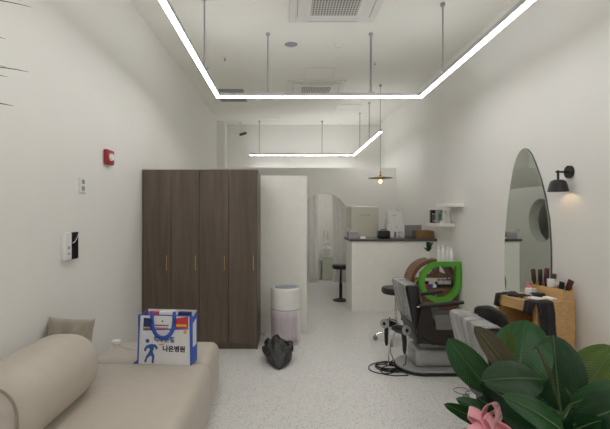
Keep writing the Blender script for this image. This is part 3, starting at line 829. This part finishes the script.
# tool box
t = thing('tool_box', 'oak tool box holding brushes and combs on the side table', 'box', ont(.135, -.02), TR)
MB().bx(-.05, .055, -.17, .18, 0, .012).bx(-.05, -.04, -.17, .18, .012, .085).bx(.045, .055, -.17, .18, .012, .1).bx(-.04, .045, -.17, -.16, .012, .075)\
    .bx(-.04, .045, .17, .18, .012, .085).bx(-.04, .045, -.075, -.067, .012, .075).build('box', OAK, t)
def inbox(x, y): return TM @ Vector((.135+x, -.02+y, TH+.0135))
def brush(label, x, y, h, w, tiltx, tilty, m=BRUSH, comb=False):
    o = thing('hair_brush' if not comb else 'hair_comb', label, 'brush' if not comb else 'comb', inbox(x, y), TR, 'brushes and combs in the tool box')
    o.rotation_euler = (tiltx, tilty, TR)
    if comb:
        MB().bx(-.006, .006, -w*.35, w*.35, 0, h*.55, .003).build('handle', BLACK, o)
        MB().bx(-.007, .007, -w*.5, w*.5, h*.5, h, .003).build('teeth', m, o)
    else:
        MB().cyl((0, 0, 0), (0, 0, h*.5), .009, .011, 12).build('handle', BLACK, o, True)
        MB().lathe([(0, h*.42), (w*.38, h*.44), (w*.5, h*.5), (w*.5, h*.95), (w*.4, h), (0, h)], seg=16).build('bristle_head', m, o, True)
brush('maroon brush leftmost in the tool box, leaning left', 0, .13, .20, .036, 0, -.12)
brush('black round brush second from left in the tool box', .005, .085, .20, .034, .02, -.02, BLACK)
brush('tall maroon brush third from left in the tool box', .01, .04, .215, .038, .04, .03)
brush('short maroon brush behind the white cup', .03, .0, .175, .036, .1, .05)
brush('black comb standing in the front cell of the tool box', .0, -.105, .125, .04, .1, .02, BLACK, True)
brush('maroon comb leaning right in the front cell of the tool box', .01, -.135, .155, .045, .32, .05, BRUSH, True)
t = thing('mug', 'white cup standing in the tool box among the brushes', 'cup', inbox(-.01, -.03), TR)
MB().lathe([(0, .03), (.022, .03), (.022, .003), (.024, 0), (.0, 0), (.0, .0)], seg=24).lathe([(.0, .03), (.024, .03), (.029, .06), (.031, .135), (.028, .135), (.026, .06), (0, .05)], seg=24).build('cup', WHITE, t, True)
MB().tube([(0, -.028, .12), (0, -.048, .11), (0, -.05, .085), (0, -.03, .07)], .004, 8).build('handle', WHITE, t, True)
t = thing('small_tub', 'white tub with a pink clip on the far end of the side table', 'tub', ont(.03, .06), TR)
MB().bx(-.03, .03, -.035, .035, 0, .06, .006).build('tub', WHITE, t, True)
cl = MB().cyl((0, .015, .055), (-.012, .028, .105), .009, .006, 10).build('clip', HOTPINK, t, True); cl['label'] = 'bright pink clip'
t = thing('hair_clipper', 'black hair clipper lying on the side table beside the tub', 'clipper', ont(.02, -.015), TR+1.2)
MB().box((0, 0, .018), (.05, .11, .035), .014, 4).build('body', BLACK, t, True)
MB().box((0, .062, .016), (.042, .018, .02), .003).build('blade', CHROME, t)
t = thing('paper_pad', 'white folded paper on the front of the side table', 'paper', ont(-.08, -.03), TR+.15)
MB().bx(-.05, .05, -.10, .10, .005, .012, .002).build('sheets', CARD, t)
t = thing('towel', 'folded white towel on the side table by the tool box', 'towel', ont(.035, -.115), TR-.1)
MB().bx(-.028, .028, -.05, .05, .0, .016, .007, 3).build('cloth', TISSUE, t, True)
# black cape draped over the top
def drape(y0, y1, x_in, fall, seed, skew=0):
    rnd = random.Random(seed); p1, p2 = rnd.uniform(0, 6), rnd.uniform(0, 6)
    def fn(u, v):
        y = y0+(y1-y0)*v; L1 = x_in; tot = L1+fall
        s = u*tot
        wv = .006*math.sin(9*v+p1)+.004*math.sin(17*v+p2)
        if s < L1: return Vector((-.2+L1-s, y+skew*u, TH+.006+abs(wv)*.6))
        d = s-L1
        return Vector((-.211-.012*(1+math.sin(11*v+p1))*min(1, d/.08), y+skew*u+.01*math.sin(6*v+d*9), TH+.005-d))
    return fn
t = thing('salon_cape', 'black salon cape draped over the side table', 'cape', TB, TR)
def near_fold(u, v):
    x = -.213+.165*v+.02*u; s_ = u*.30
    wv = .004*math.sin(9*v+1)+.003*math.sin(23*v)
    if s_ < .06: return Vector((x, -.2+.06-s_, TH+.006+abs(wv)*.6))
    d = s_-.06
    return Vector((x+.008*math.sin(12*d+3*v), -.211-.010*(1+math.sin(13*v+1))*min(1, d/.08), TH+.004-d*(1+.12*v)))
MB().grid(near_fold, 24, 18, .003).build('near_fold', CLOTH, t, 'all')
mb = MB().grid(drape(-.2, -.10, .05, .10, 3), 20, 12, .003)
mb.build('front_fold', CLOTH, t, 'all')
mb = MB().grid(drape(.14, .196, .10, .10, 8), 20, 10, .003)
mb.build('far_fold', CLOTH, t, 'all')
def top_fold(u, v): return Vector((-.17+.11*v+.02*math.sin(9*u), -.03+.2*u, TH+.004+.012*abs(math.sin(11*u+4*v))+.006*abs(math.sin(17*v))))
MB().grid(top_fold, 24, 12, .003).build('top_fold', CLOTH, t, 'all')

# ------------------------------------------------------------------ brown leaf shelf unit with green leaf frame
def leaf_outline(cx, cz, r, corner, n=48):
    """circle whose quadrant (corner sign x, z) is squared off"""
    pts = []
    for i in range(n):
        a = 2*PI*i/n; c, s = math.cos(a), math.sin(a)
        if c*corner[0] >= -1e-9 and s*corner[1] >= -1e-9:
            k = 1/max(abs(c), abs(s)); pts.append((cx+r*c*k, cz+r*s*k))
        else: pts.append((cx+r*c, cz+r*s))
    return pts
ux, uy, uz, ur = 1.995, 5.80, .57, .325
t = thing('display_shelf', 'round reddish brown shelf unit with a green leaf shaped frame', 'shelf unit', (ux, uy, 0))
MB().ring(leaf_outline(0, uz, ur, (1, -1)), leaf_outline(0, uz, ur-.05, (1, -1)), 'xz', -.15, .15).build('frame', REDWOOD, t)
lo_ = [(a, b) for a, b in leaf_outline(0, uz, ur-.05, (1, -1), 96) if b <= uz-.08]
MB().bx(-ur+.05, ur-.05, -.14, .145, uz-.085, uz-.06).build('shelf', REDWOOD, t)
MB().bx(-.11, .17, -.13, .145, uz+.075, uz+.125).build('shelf', REDWOOD, t)
MB().bx(.07, .105, -.05, .145, uz+.12, uz+ur-.065).build('divider', REDWOOD, t)
lo_ = sorted([(a, b) for a, b in lo_], key=lambda p: math.atan2(p[1]-uz, p[0]))
def lower_half(x0, x1):
    rr = ur-.052; P = [(x0, uz-.088), (x1, uz-.088)]
    N = 16
    for i in range(N+1):
        x = x1+(x0-x1)*i/N
        z = uz-rr if x > 0 else uz-math.sqrt(max(rr*rr-x*x, .0081))
        P.append((x, z))
    return P
for nm, a, b in (('door', -ur+.085, .018), ('door', .024, ur-.053)):
    MB().prism(lower_half(a, b), 'xz', -.148, -.13).build(nm, REDWOOD, t)
MB().bx(-.15, .3, -.13, .14, 0, uz-ur+.002).build('plinth', REDWOOD, t)
MB().bx(.018, .024, -.147, -.14, uz-ur+.06, uz-.09).build('door_gap', OFFW, t)
gx, gz, gr = .055, .60, .272
gf = MB().ring(leaf_outline(gx, gz, gr, (1, 1)), leaf_outline(gx, gz, gr-.062, (1, 1)), 'xz', -.235, -.15).build('leaf_frame', GREEN, t)
gf['label'] = 'bright green leaf shaped frame'
sh1, sh2 = uz-.0595, uz+.1255
def onu(px, Y, z): return ((px-CX)/F*Y, Y, z)
gg = 'items on the brown shelf unit'
t = thing('picture_card', 'yellow green printed card on the left of the brown shelf unit', 'card', onu(417.5, 5.74, sh1), .15)
MB().bx(-.06, .06, -.012, .012, 0, .13, .002).build('card', LEAFPRINT, t)
t = thing('potted_plant', 'small green plant in a white pot on top of the brown shelf unit', 'plant', (ux-.03, 5.80, uz+ur-.001))
MB().lathe([(0, 0), (.03, 0), (.037, .10), (.032, .10), (.028, .085), (0, .085)], seg=20).build('pot', WHITE, t, True)
rnd = random.Random(4)
for k in range(9):
    a = k*2.4; r1 = .03+.045*rnd.random(); zt = .13+.11*rnd.random()
    def fn(u, v, a=a, r1=r1, zt=zt):
        wd = .026*math.sin(PI*u)*(2*v-1)
        r = r1*u*1.3
        return Vector((math.cos(a)*r-math.sin(a)*wd, math.sin(a)*r+math.cos(a)*wd, .08+(zt-.08)*math.sin(u*1.7)))
    MB().grid(fn, 8, 4, .001).build('leaf', HERB, t, 'all')
t = thing('drinking_cup', 'small white cup in the left of the brown shelf ring', 'cup', (ux-.20, 5.76, sh1+0.0)); t.location = (ux-.06, 5.72, sh2)
MB().lathe([(0, 0), (.02, 0), (.027, .06), (.023, .06), (.017, .008), (0, .008)], seg=18).build('cup', WHITE, t, True)
# bottles in plastic on the top
for i, (x, h, r) in enumerate([(.045, .205, .0245), (.10, .215, .026), (.155, .19, .0245), (.21, .175, .026)]):
    lab = ['tall white bottle beside the small plant, standing on the green frame', 'tallest white bottle second from the plant on the green frame',
           'third white bottle from the plant on the green frame', 'white bottle nearest the wall on the green frame'][i]
    bottle(lab, ux+x, uy-.192, gz+gr+.0005, r, h, WHITE, OFFW, 'white bottles on the green frame', .2)
# rack with white bottles
t = thing('bottle_rack', 'black slanted rack of white bottles inside the green frame', 'rack', (ux+.165, 5.74, sh1))
MB().bx(-.10, .10, -.07, .07, 0, .01).bx(-.10, .10, -.07, -.062, .01, .045).bx(-.10, .10, .062, .07, .01, .06).bx(-.10, -.092, -.062, .062, .01, .05).bx(.092, .10, -.062, .062, .01, .05).build('rack', BLACK, t)
for k in range(4):
    lab = ['first', 'second', 'third', 'fourth'][k]
    o = thing('bottle', f'slim black bottle with white label, {lab} from left in the black rack', 'bottle', (ux+.095+k*.046, 5.73, sh1+.0105), 0, 'bottles in the black rack')
    MB().lathe([(0, 0), (.020, 0), (.020, .086), (.011, .096), (0, .096)], seg=14).build('body', BLACK, o, True)
    MB().lathe([(.0207, .030), (.0207, .082)], seg=14).build('label_band', WHITE, o)
    MB().cyl((0, 0, .095), (0, 0, .120), .012, seg=12).build('cap', WHITE, o, True)
for k, (x, y, m_, lab, c) in enumerate([(-.075, -.05, BLACK, 'black hair tool lying inside the green frame', 'hair tool'), (-.03, -.10, BLUE, 'small blue box lying inside the green frame', 'box'), (.015, -.11, CARD, 'small white box lying inside the green frame', 'box'), (-.085, -.105, BAGRED, 'small red box lying inside the green frame', 'box')]):
    o = MB().box((0, 0, .022 if k else .035), (.09 if k == 0 else .045, .05 if k == 0 else .04, .044 if k else .07), .006, 3).build('hair_tool' if k == 0 else 'small_box', m_, None, True)
    o.location = (ux+x, uy+y-.0, sh1); tag(o, lab, c, 'small goods inside the green frame')
    if k == 0: o.location.y += .05

# ------------------------------------------------------------------ barber chairs
FILM = plastic_film('clear_plastic_film', (.42, .42, .42), .62)
def make_chair(label):
    t = thing('barber_chair', label, 'barber chair', (0, 0, 0), 0, 'barber chairs')
    # floor plate: rounded at the back
    pl_ = [(.30, -.24), (.30, .24)] + [(-.10+.22*math.cos(a)*1.0, .24*math.sin(a)) for a in [PI/2+PI*i/20 for i in range(21)]]
    MB().prism(pl_, 'xy', .012, .048, bev=.008).build('base_plate', SILVER, t, True)
    MB().prism([(a*1.035, b*1.035) for a, b in pl_], 'xy', 0, .030, bev=.004).build('rubber_rim', RUBBER, t)
    # pedestal
    MB().bx(-.17, .24, -.15, .15, .044, .215, .035, 4).build('pedestal', SILVER, t, True)
    MB().prism([(-.11, .21), (.20, .21), (.06, .245), (.03, .29), (-.12, .29)], 'xz', -.10, .10, bev=.012).build('neck', SILVER, t, True)
    MB().bx(-.16, .2, -.14, .14, .27, .30, .006).build('seat_bracket', BLACK, t)
    # seat shell with sloping tail
    side = [(-.05, .29), (.30, .29), (.335, .33), (.335, .44), (-.17, .46), (-.20, .41)]
    MB().prism(side, 'xz', -.25, .25, bev=.012).build('seat_shell', SHELL, t, True)
    MB().bx(-.15, .33, -.215, .215, .44, .515, .03, 4).build('seat', LEATHER, t, True)
    # backrest, leaning back
    bkp = [(-.205, .42), (-.11, .42), (-.175, .815), (-.19, .835), (-.265, .835), (-.285, .81)]
    MB().prism(bkp, 'xz', -.235, .235, bev=.02).build('backrest', LEATHER, t, True)
    tail = [(-.17, .30), (-.06, .29), (-.10, .45), (-.245, .60), (-.235, .56)]
    MB().prism(tail, 'xz', -.22, .22, bev=.01).build('back_shell', SHELL, t, True)
    # clear dust cover pulled over the backrest: rear sheet, top, front sheet
    path = [(-.232, .50), (-.262, .66), (-.296, .815), (-.292, .838), (-.268, .846), (-.185, .846), (-.168, .83), (-.135, .66)]
    def cov(u, v):
        s = u*(len(path)-1); i = min(int(s), len(path)-2); f = s-i
        x = path[i][0]+(path[i+1][0]-path[i][0])*f; z = path[i][1]+(path[i+1][1]-path[i][1])*f
        y = -.242+.484*v
        wr = .0016*math.sin(17*v+4*u)+.0008*math.sin(41*v+9*u)
        return Vector((x-(abs(wr) if u < .55 else -abs(wr)), y, z+(abs(wr) if .35 < u < .8 else 0)))
    MB().grid(cov, 28, 40, .0015).build('plastic_cover', FILM, t, 'all')
    for s in (-1, 1):
        ys = s*.262
        MB().tube([(-.17, ys, .655), (-.05, ys, .665), (.12, ys, .678), (.235, ys, .69)], [.017, .02, .02, .015], 10).build('armrest', BLACK, t, True)
        MB().prism([(-.20, .40), (-.05, .33), (.30, .30), (.335, .34), (.335, .42), (-.03, .46), (-.07, .655), (-.15, .655)], 'xz', s*.25-(.0 if s > 0 else .014), s*.25+(.014 if s > 0 else .0)).build('side_panel', SHELL, t)
        fl = MB().prism([(-.02, .44), (.20, .44), (.20, .575), (-.03, .575)], 'xz', s*.268-.003, s*.268+.003).build('side_flap', GREYF, t); fl['label'] = 'grey side flap'
        MB().cyl((-.19, s*.245, .645), (-.10, s*.262, .65), .008, seg=10).build('arm_bolt', CHROME, t, True)
    MB().bx(.30, .46, -.16, .16, .20, .215, .005).bx(.28, .32, -.02, .02, .2, .31).build('footrest', BLACK, t)
    return t
c1 = make_chair('barber chair farther from the camera, two hair dryers hung at its back')
c1.location = (1.40, 4.13, 0)
c2 = dup(c1, (1.425, 2.66, 0), 0, 'barber chair nearer the camera, behind the rubber plant')
# dryer holder stands on the floor plate behind the chair
h0 = thing('dryer_stand', 'thin chrome stand holding two hair dryers behind the far barber chair', 'stand', (1.03, 4.21, 0))
MB().lathe([(0, 0), (.036, 0), (.04, .006), (.016, .014), (0, .014)], seg=20).cyl((0, 0, .01), (0, 0, .455), .006, seg=10).build('post', CHROME, h0, True)
MB().tube([(0, 0, .452), (.03, .07, .452), (.035, .10, .44)], .005, 8).tube([(0, 0, .452), (.04, -.10, .452), (.06, -.15, .445)], .005, 8).build('hook_arm', CHROME, h0, True)
def dryer(label, loc_, rz, tilt):
    o = thing('hair_dryer', label, 'hair dryer', loc_, rz, 'hair dryers on the chair holder')
    o.rotation_euler = (0, tilt, rz)
    MB().cyl((-.075, 0, 0), (.06, 0, 0), .045, .041, 28).cyl((.06, 0, 0), (.125, 0, 0), .034, .026, 20).build('barrel', BLACK, o, True)
    MB().lathe([(.018, 0), (.045, 0), (.047, .006), (.044, .018), (.018, .018)], seg=28, M=Matrix.Translation((-.092, 0, 0)) @ Matrix.Rotation(PI/2, 4, 'Y')).build('filter_ring', SILVER, o, True)
    MB().tube([(-.035, 0, -.03), (-.038, 0, -.11), (-.028, 0, -.19), (-.024, 0, -.225)], [.024, .023, .019, .010], 12).build('handle', BLACK, o, True)
    return o
dryer('black hair dryer hanging leftmost, left of the far barber chair', (1.058, 4.315, .385), math.radians(45), math.radians(6))
dryer('black hair dryer hanging against the base of the far barber chair', (1.106, 4.036, .395), math.radians(111), math.radians(8))
# cable
t = thing('power_cable', 'black coiled dryer cable on the floor beside the far barber chair', 'cable', (.985, 4.10, 0))
def coilpts(n_, turns, seed, ox=0, oy=0):
    q = random.Random(seed); P = []
    p1, p2, p3 = [q.uniform(0, 6) for _ in range(3)]
    for i in range(n_):
        k = i/n_; a = 2*PI*turns*k+p1
        r = .095+.035*math.sin(a*.37+p2)+.02*math.sin(a*1.7+p3)
        P.append((ox+r*1.15*math.cos(a)+.03*math.sin(a*.21), oy+r*1.15*math.sin(a), .006+.010*(math.sin(a*.43+p3)+1)*.8))
    return P
P1 = coilpts(150, 4.3, 2); P2 = coilpts(80, 2.2, 5, .03, -.02)
e1, e2 = Vector(P1[-1]), Vector(P2[-1])
MB().tube(P1+[e1*.6+Vector((.02, .03, .02)), (.09, .10, .05), (.075, .17, .10), (.085, .195, .158)], .0048, 6).build('coil', RUBBER, t, True)
MB().tube(P2+[e2*.5+Vector((.08, -.02, .01)), (.13, -.05, .03), (.155, -.10, .08), (.16, -.095, .168)], .0048, 6).build('second_coil', RUBBER, t, True)
MB().tube([(-.08, -.06, .006), (-.07, -.17, .006), (.02, -.21, .006), (.15, -.20, .006), (.14, -.13, .006), (.05, -.09, .01)], .0048, 6).build('loose_end', RUBBER, t, True)
t = thing('cable_loop', 'thin dark wire loop on the floor left of the near barber chair', 'wire', (1.50, 3.55, 0)); t.location = (1.49, 3.56, 0)
MB().tube([(.055*math.cos(a)*1.15, .055*math.sin(a)*1.3, .004+.002*math.sin(2*a)) for a in [2*PI*i/28 for i in range(28)]], .0025, 6, True).build('loop', RUBBER, t, True)

# ------------------------------------------------------------------ rubber plant in the foreground
def leaf_mesh(mb_, base, tip, width, normal, sag=.05, fold=.18, curl=.0, n=18, k=10, asym=0):
    base, tip, normal = Vector(base), Vector(tip), Vector(normal)
    d = tip-base; L = d.length; d.normalize()
    side = d.cross(normal).normalized(); nn = side.cross(d).normalized()
    bm_ = mb_.bm; uvl = bm_.loops.layers.uv.verify(); rows = []
    def wprof(t_): return (math.sin(PI*min(1, t_**.95))**.56) if 0 < t_ < 1 else 0.0
    for i in range(n+1):
        t_ = i/n; wv = width/2*wprof(t_)
        c = base+d*L*t_ + nn*(sag*4*t_*(1-t_)*L - curl*L*t_*t_)
        row = []
        for j in range(k+1):
            s = 2*j/k-1
            p = c+side*wv*s + nn*(fold*wv*abs(s)**1.3 - .10*wv*abs(s)**4) + nn*.0006*math.sin(t_*34+abs(s)*5)*abs(s)
            row.append(bm_.verts.new(p))
        rows.append(row)
    for i in range(n):
        for j in range(k):
            f = bm_.faces.new((rows[i][j], rows[i+1][j], rows[i+1][j+1], rows[i][j+1]))
            f.smooth = True
            for l, (a, b) in zip(f.loops, ((i, j), (i+1, j), (i+1, j+1), (i, j+1))): l[uvl].uv = (abs(2*b/k-1), a/n + .25*abs(2*b/k-1))
    bmesh.ops.remove_doubles(bm_, verts=bm_.verts, dist=1e-5)
    rib = [base+d*L*i/n + nn*(sag*4*(i/n)*(1-i/n)*L - curl*L*(i/n)**2 + .0015) for i in range(n+1)]
    return rib
PX, PY_ = .68, 1.10
t = thing('rubber_plant', 'large potted rubber plant with glossy dark leaves in the foreground', 'plant', (PX, PY_, 0))
org = Vector((PX, PY_, 0))
MB().lathe([(0, 0), (.15, 0), (.16, .02), (.205, .40), (.21, .43), (.185, .43), (.18, .38), (0, .38)], seg=40).build('pot', TERRA, t, True)
MB().lathe([(0, .395), (.10, .392), (.179, .382)], seg=30).build('soil', SOIL, t, True)
stems = [[(.0, .0, .38), (.01, .0, .7), (.005, -.02, .86), (.01, -.02, .97)], [(-.06, .02, .38), (-.08, .0, .7), (-.12, -.03, .88), (-.135, -.04, .99)], [(.05, .03, .38), (.07, .03, .7), (.10, .0, .85), (.11, -.0, .95)]]
for s in stems: MB().tube(s, [.013, .012, .010, .008], 10).build('stem', BARK, t, True)
C3 = Vector((0, 0, EYE))
def toward(p, up=.35, sidev=0):
    v = (C3-p).normalized(); return (v+Vector((sidev, 0, up))).normalized()
# base px, tip px with their distances, width, material, facing (up, side), sag
LV = [
    ((493, 393, 1.05), (448, 339, 1.08), .080, LEAF2, (.15, -.5), .04, .2),
    ((516, 382, 1.02), (475, 326, 1.05), .072, LEAFB, (.1, .75), .02, .3),
    ((517, 394, 1.12), (526, 319, 1.20), .155, LEAF2, (.15, -.2), .05, .2),
    ((541, 380, 1.00), (484, 380, .90), .085, LEAF, (.3, .0), .04, .12),
    ((561, 412, 1.08), (553, 335, 1.13), .135, LEAF, (.1, -.15), .05, .22),
    ((574, 402, 1.06), (616, 346, 1.08), .118, LEAFY, (.1, .1), .04, .12),
    ((556, 432, 1.04), (482, 383, .985), .105, LEAF, (.2, .0), .04, .15),
    ((566, 436, .94), (506, 396, .82), .060, LEAF2, (.3, .1), .05, .15),
    ((570, 405, 1.02), (635, 384, .94), .055, LEAF2, (.3, .0), .05, .15),
    ((575, 425, .98), (650, 398, .90), .090, LEAF, (.25, .0), .05, .15),
    ((496, 432, 1.06), (445, 404, 1.02), .040, LEAF2, (.5, -.2), .05, .15),
    ((508, 424, 1.10), (456, 398, 1.16), .045, LEAF2, (.3, .2), .05, .2),
    ((505, 368, 1.09), (509, 329, 1.09), .038, LEAFY, (.0, .5), .03, .3),
    ((530, 432, 1.00), (478, 398, 1.04), .065, LEAF, (.3, -.1), .05, .15),
    ((548, 400, 1.16), (520, 372, 1.24), .10, LEAF, (.1, -.2), .05, .15),
    ((568, 420, 1.14), (590, 372, 1.24), .12, LEAF, (.1, .2), .05, .15),
    ((560, 440, 1.02), (600, 420, .92), .08, LEAF, (.6, .1), .05, .15),
    ((560, 412, 1.0), (538, 345, .985), .030, LEAFB, (.0, 1.3), .02, .3),
    ((540, 440, 1.10), (520, 402, 1.18), .10, LEAF, (.2, -.1), .05, .15),
    ((590, 432, 1.08), (618, 396, 1.16), .11, LEAF, (.2, .1), .05, .15),
]
tips = [Vector(s[-1]) for s in stems]
for (b, tp, wd, m_, (up, sd), sag, fold) in LV:
    B_ = at(*b)-org; T_ = at(*tp)-org
    nrm = toward(at(*tp), up, sd)
    mb = MB(); rib = leaf_mesh(mb, B_, T_, wd, nrm, sag, fold, .03)
    o = mb.build('leaf', m_, t)
    MB().tube(rib, [.0026*(1-.7*i/len(rib)) for i in range(len(rib))], 6).build('midrib', RIB, o, True)
    best = min(((Vector(s[i])*(1-f)+Vector(s[i+1])*f) for s in stems for i in range(1, 3) for f in (0, .33, .66, .98)), key=lambda p: (p-B_).length)
    MB().tube([best, (best+B_)/2+Vector((0, 0, -.01)), B_], [.005, .0045, .003], 8).build('petiole', RIB, o, True)
# ribbon bow
bc = at(485, 423, .97)
t = thing('ribbon_bow', 'pink satin ribbon bow tied to the rubber plant', 'ribbon', bc)
def loop(ang, L, wd, tw, elev):
    d = Vector((math.cos(ang), .2*math.sin(ang*3), math.sin(ang))).normalized()
    nrm = Vector((0, -1, 0)); sdv = d.cross(nrm).normalized()
    ax2 = (nrm+sdv*tw).normalized()
    def fn(u, v):
        a = 2*PI*u
        r = (1-math.cos(a))/2
        off = math.sin(a)*.34*L
        return d*L*r + ax2.cross(d)*0 + nrm*(off*.55+elev) + sdv*off*.5 + (ax2.cross(d).normalized().cross(d)*0 + (sdv*.75-nrm*.65).normalized()*(v-.5)*wd)
    return fn
for ang, L, wd, tw, el in [(2.5, .048, .026, .3, .01), (1.4, .058, .030, -.2, .012), (.55, .046, .028, .4, .008), (-.35, .05, .03, -.3, .01), (3.5, .048, .03, .2, .012), (4.3, .05, .03, .2, .016), (5.2, .05, .03, .2, .014), (1.95, .036, .024, .1, .03)]:
    MB().grid(loop(ang, L, wd, tw, el), 24, 3, .0008).build('loop', PINK, t, 'all')
MB().sph((0, -.012, 0), .012, (1.2, .8, 1)).build('knot', PINK, t, 'all')
for s in (-1, 1):
    MB().grid(lambda u, v, s=s: Vector((s*.05*u+.012*(v-.5)*2, -.012-.01*math.sin(5*u), -.13*u)), 10, 2, .0008).build('tail', PINK, t, 'all')
MB().tube([Vector((0, -.01, 0)), Vector((.02, .03, .0)), Vector((PX-.13, PY_-.035, bc.z))-bc], .004, 6).build('tie', PINK, t, True)

# ------------------------------------------------------------------ spiky plant at the left edge
DX, DY = -1.20, 1.22
t = thing('dragon_tree', 'spiky dark leaved plant whose leaf tips enter at the left edge', 'plant', (DX, DY, 0))
org = Vector((DX, DY, 0))
MB().lathe([(0, 0), (.13, 0), (.14, .02), (.17, .34), (.15, .34), (.145, .30), (0, .30)], seg=32).build('pot', TERRA, t, True)
MB().lathe([(0, .315), (.145, .302)], seg=24).build('soil', SOIL, t, True)
MB().tube([(0, 0, .30), (.02, 0, .9), (-.01, 0, 1.5), (.0, .0, 2.11)], [.03, .026, .022, .014], 12).build('trunk', BARK, t, True)
spk = [(20, 0, 1.22), (29, 72, 1.2), (14, 106, 1.22), (6, 67, 1.2), (6, 39, 1.25), (8, 77, 1.3)]
tg = [at(*p)-org for p in spk]
rnd = random.Random(3)
for k in range(16):
    a = PI*.45+k*.38; L = .36+.1*rnd.random(); tg.append(Vector((math.cos(a)*L, math.sin(a)*L*.85, 1.95+.35*rnd.random())))
for T_ in tg:
    if T_.x < -.34: T_.x = -.34
    B_ = Vector((0, 0, min(2.10, max(1.76, T_.z-.06+.05*rnd.random()))))
    mid = (B_+T_)/2+Vector((0, 0, .06))
    dd = (T_-B_).normalized(); sdv = dd.cross(Vector((0, -.35, 1))).normalized()
    def fn(u, v, B_=B_, T_=T_, mid=mid, sdv=sdv):
        p = B_*(1-u)**2+mid*2*u*(1-u)+T_*u*u
        wd = .017*min(1, u*8+.4)*(1-u)**.55
        return p+sdv*wd*(2*v-1)+Vector((0, 0, .25*wd*abs(2*v-1)))
    MB().grid(fn, 14, 2, .0006).build('leaf', SPIKE, t, 'all')

# ------------------------------------------------------------------ camera, world, colour management
cam = bpy.data.cameras.new('camera'); co = bpy.data.objects.new('camera', cam); COL.objects.link(co)
co.location = (0, 0, EYE); co.rotation_euler = (PI/2, 0, 0)
cam.sensor_width = 36; cam.lens = 36*F/610; cam.shift_x = (305-CX)/610; cam.clip_start = .02
S.camera = co
wd = bpy.data.worlds.new('night'); S.world = wd; wd.use_nodes = True
wd.node_tree.nodes['Background'].inputs[0].default_value = (.02, .022, .03, 1)
S.view_settings.view_transform = 'Standard'; S.view_settings.look = 'None'
S.view_settings.exposure = 0.08; S.view_settings.gamma = 1; S.view_settings.use_curve_mapping = False
S.cycles.max_bounces = 10; S.cycles.diffuse_bounces = 7; S.cycles.caustics_reflective = False; S.cycles.caustics_refractive = False
S.cycles.use_denoising = True; S.cycles.sample_clamp_indirect = 6
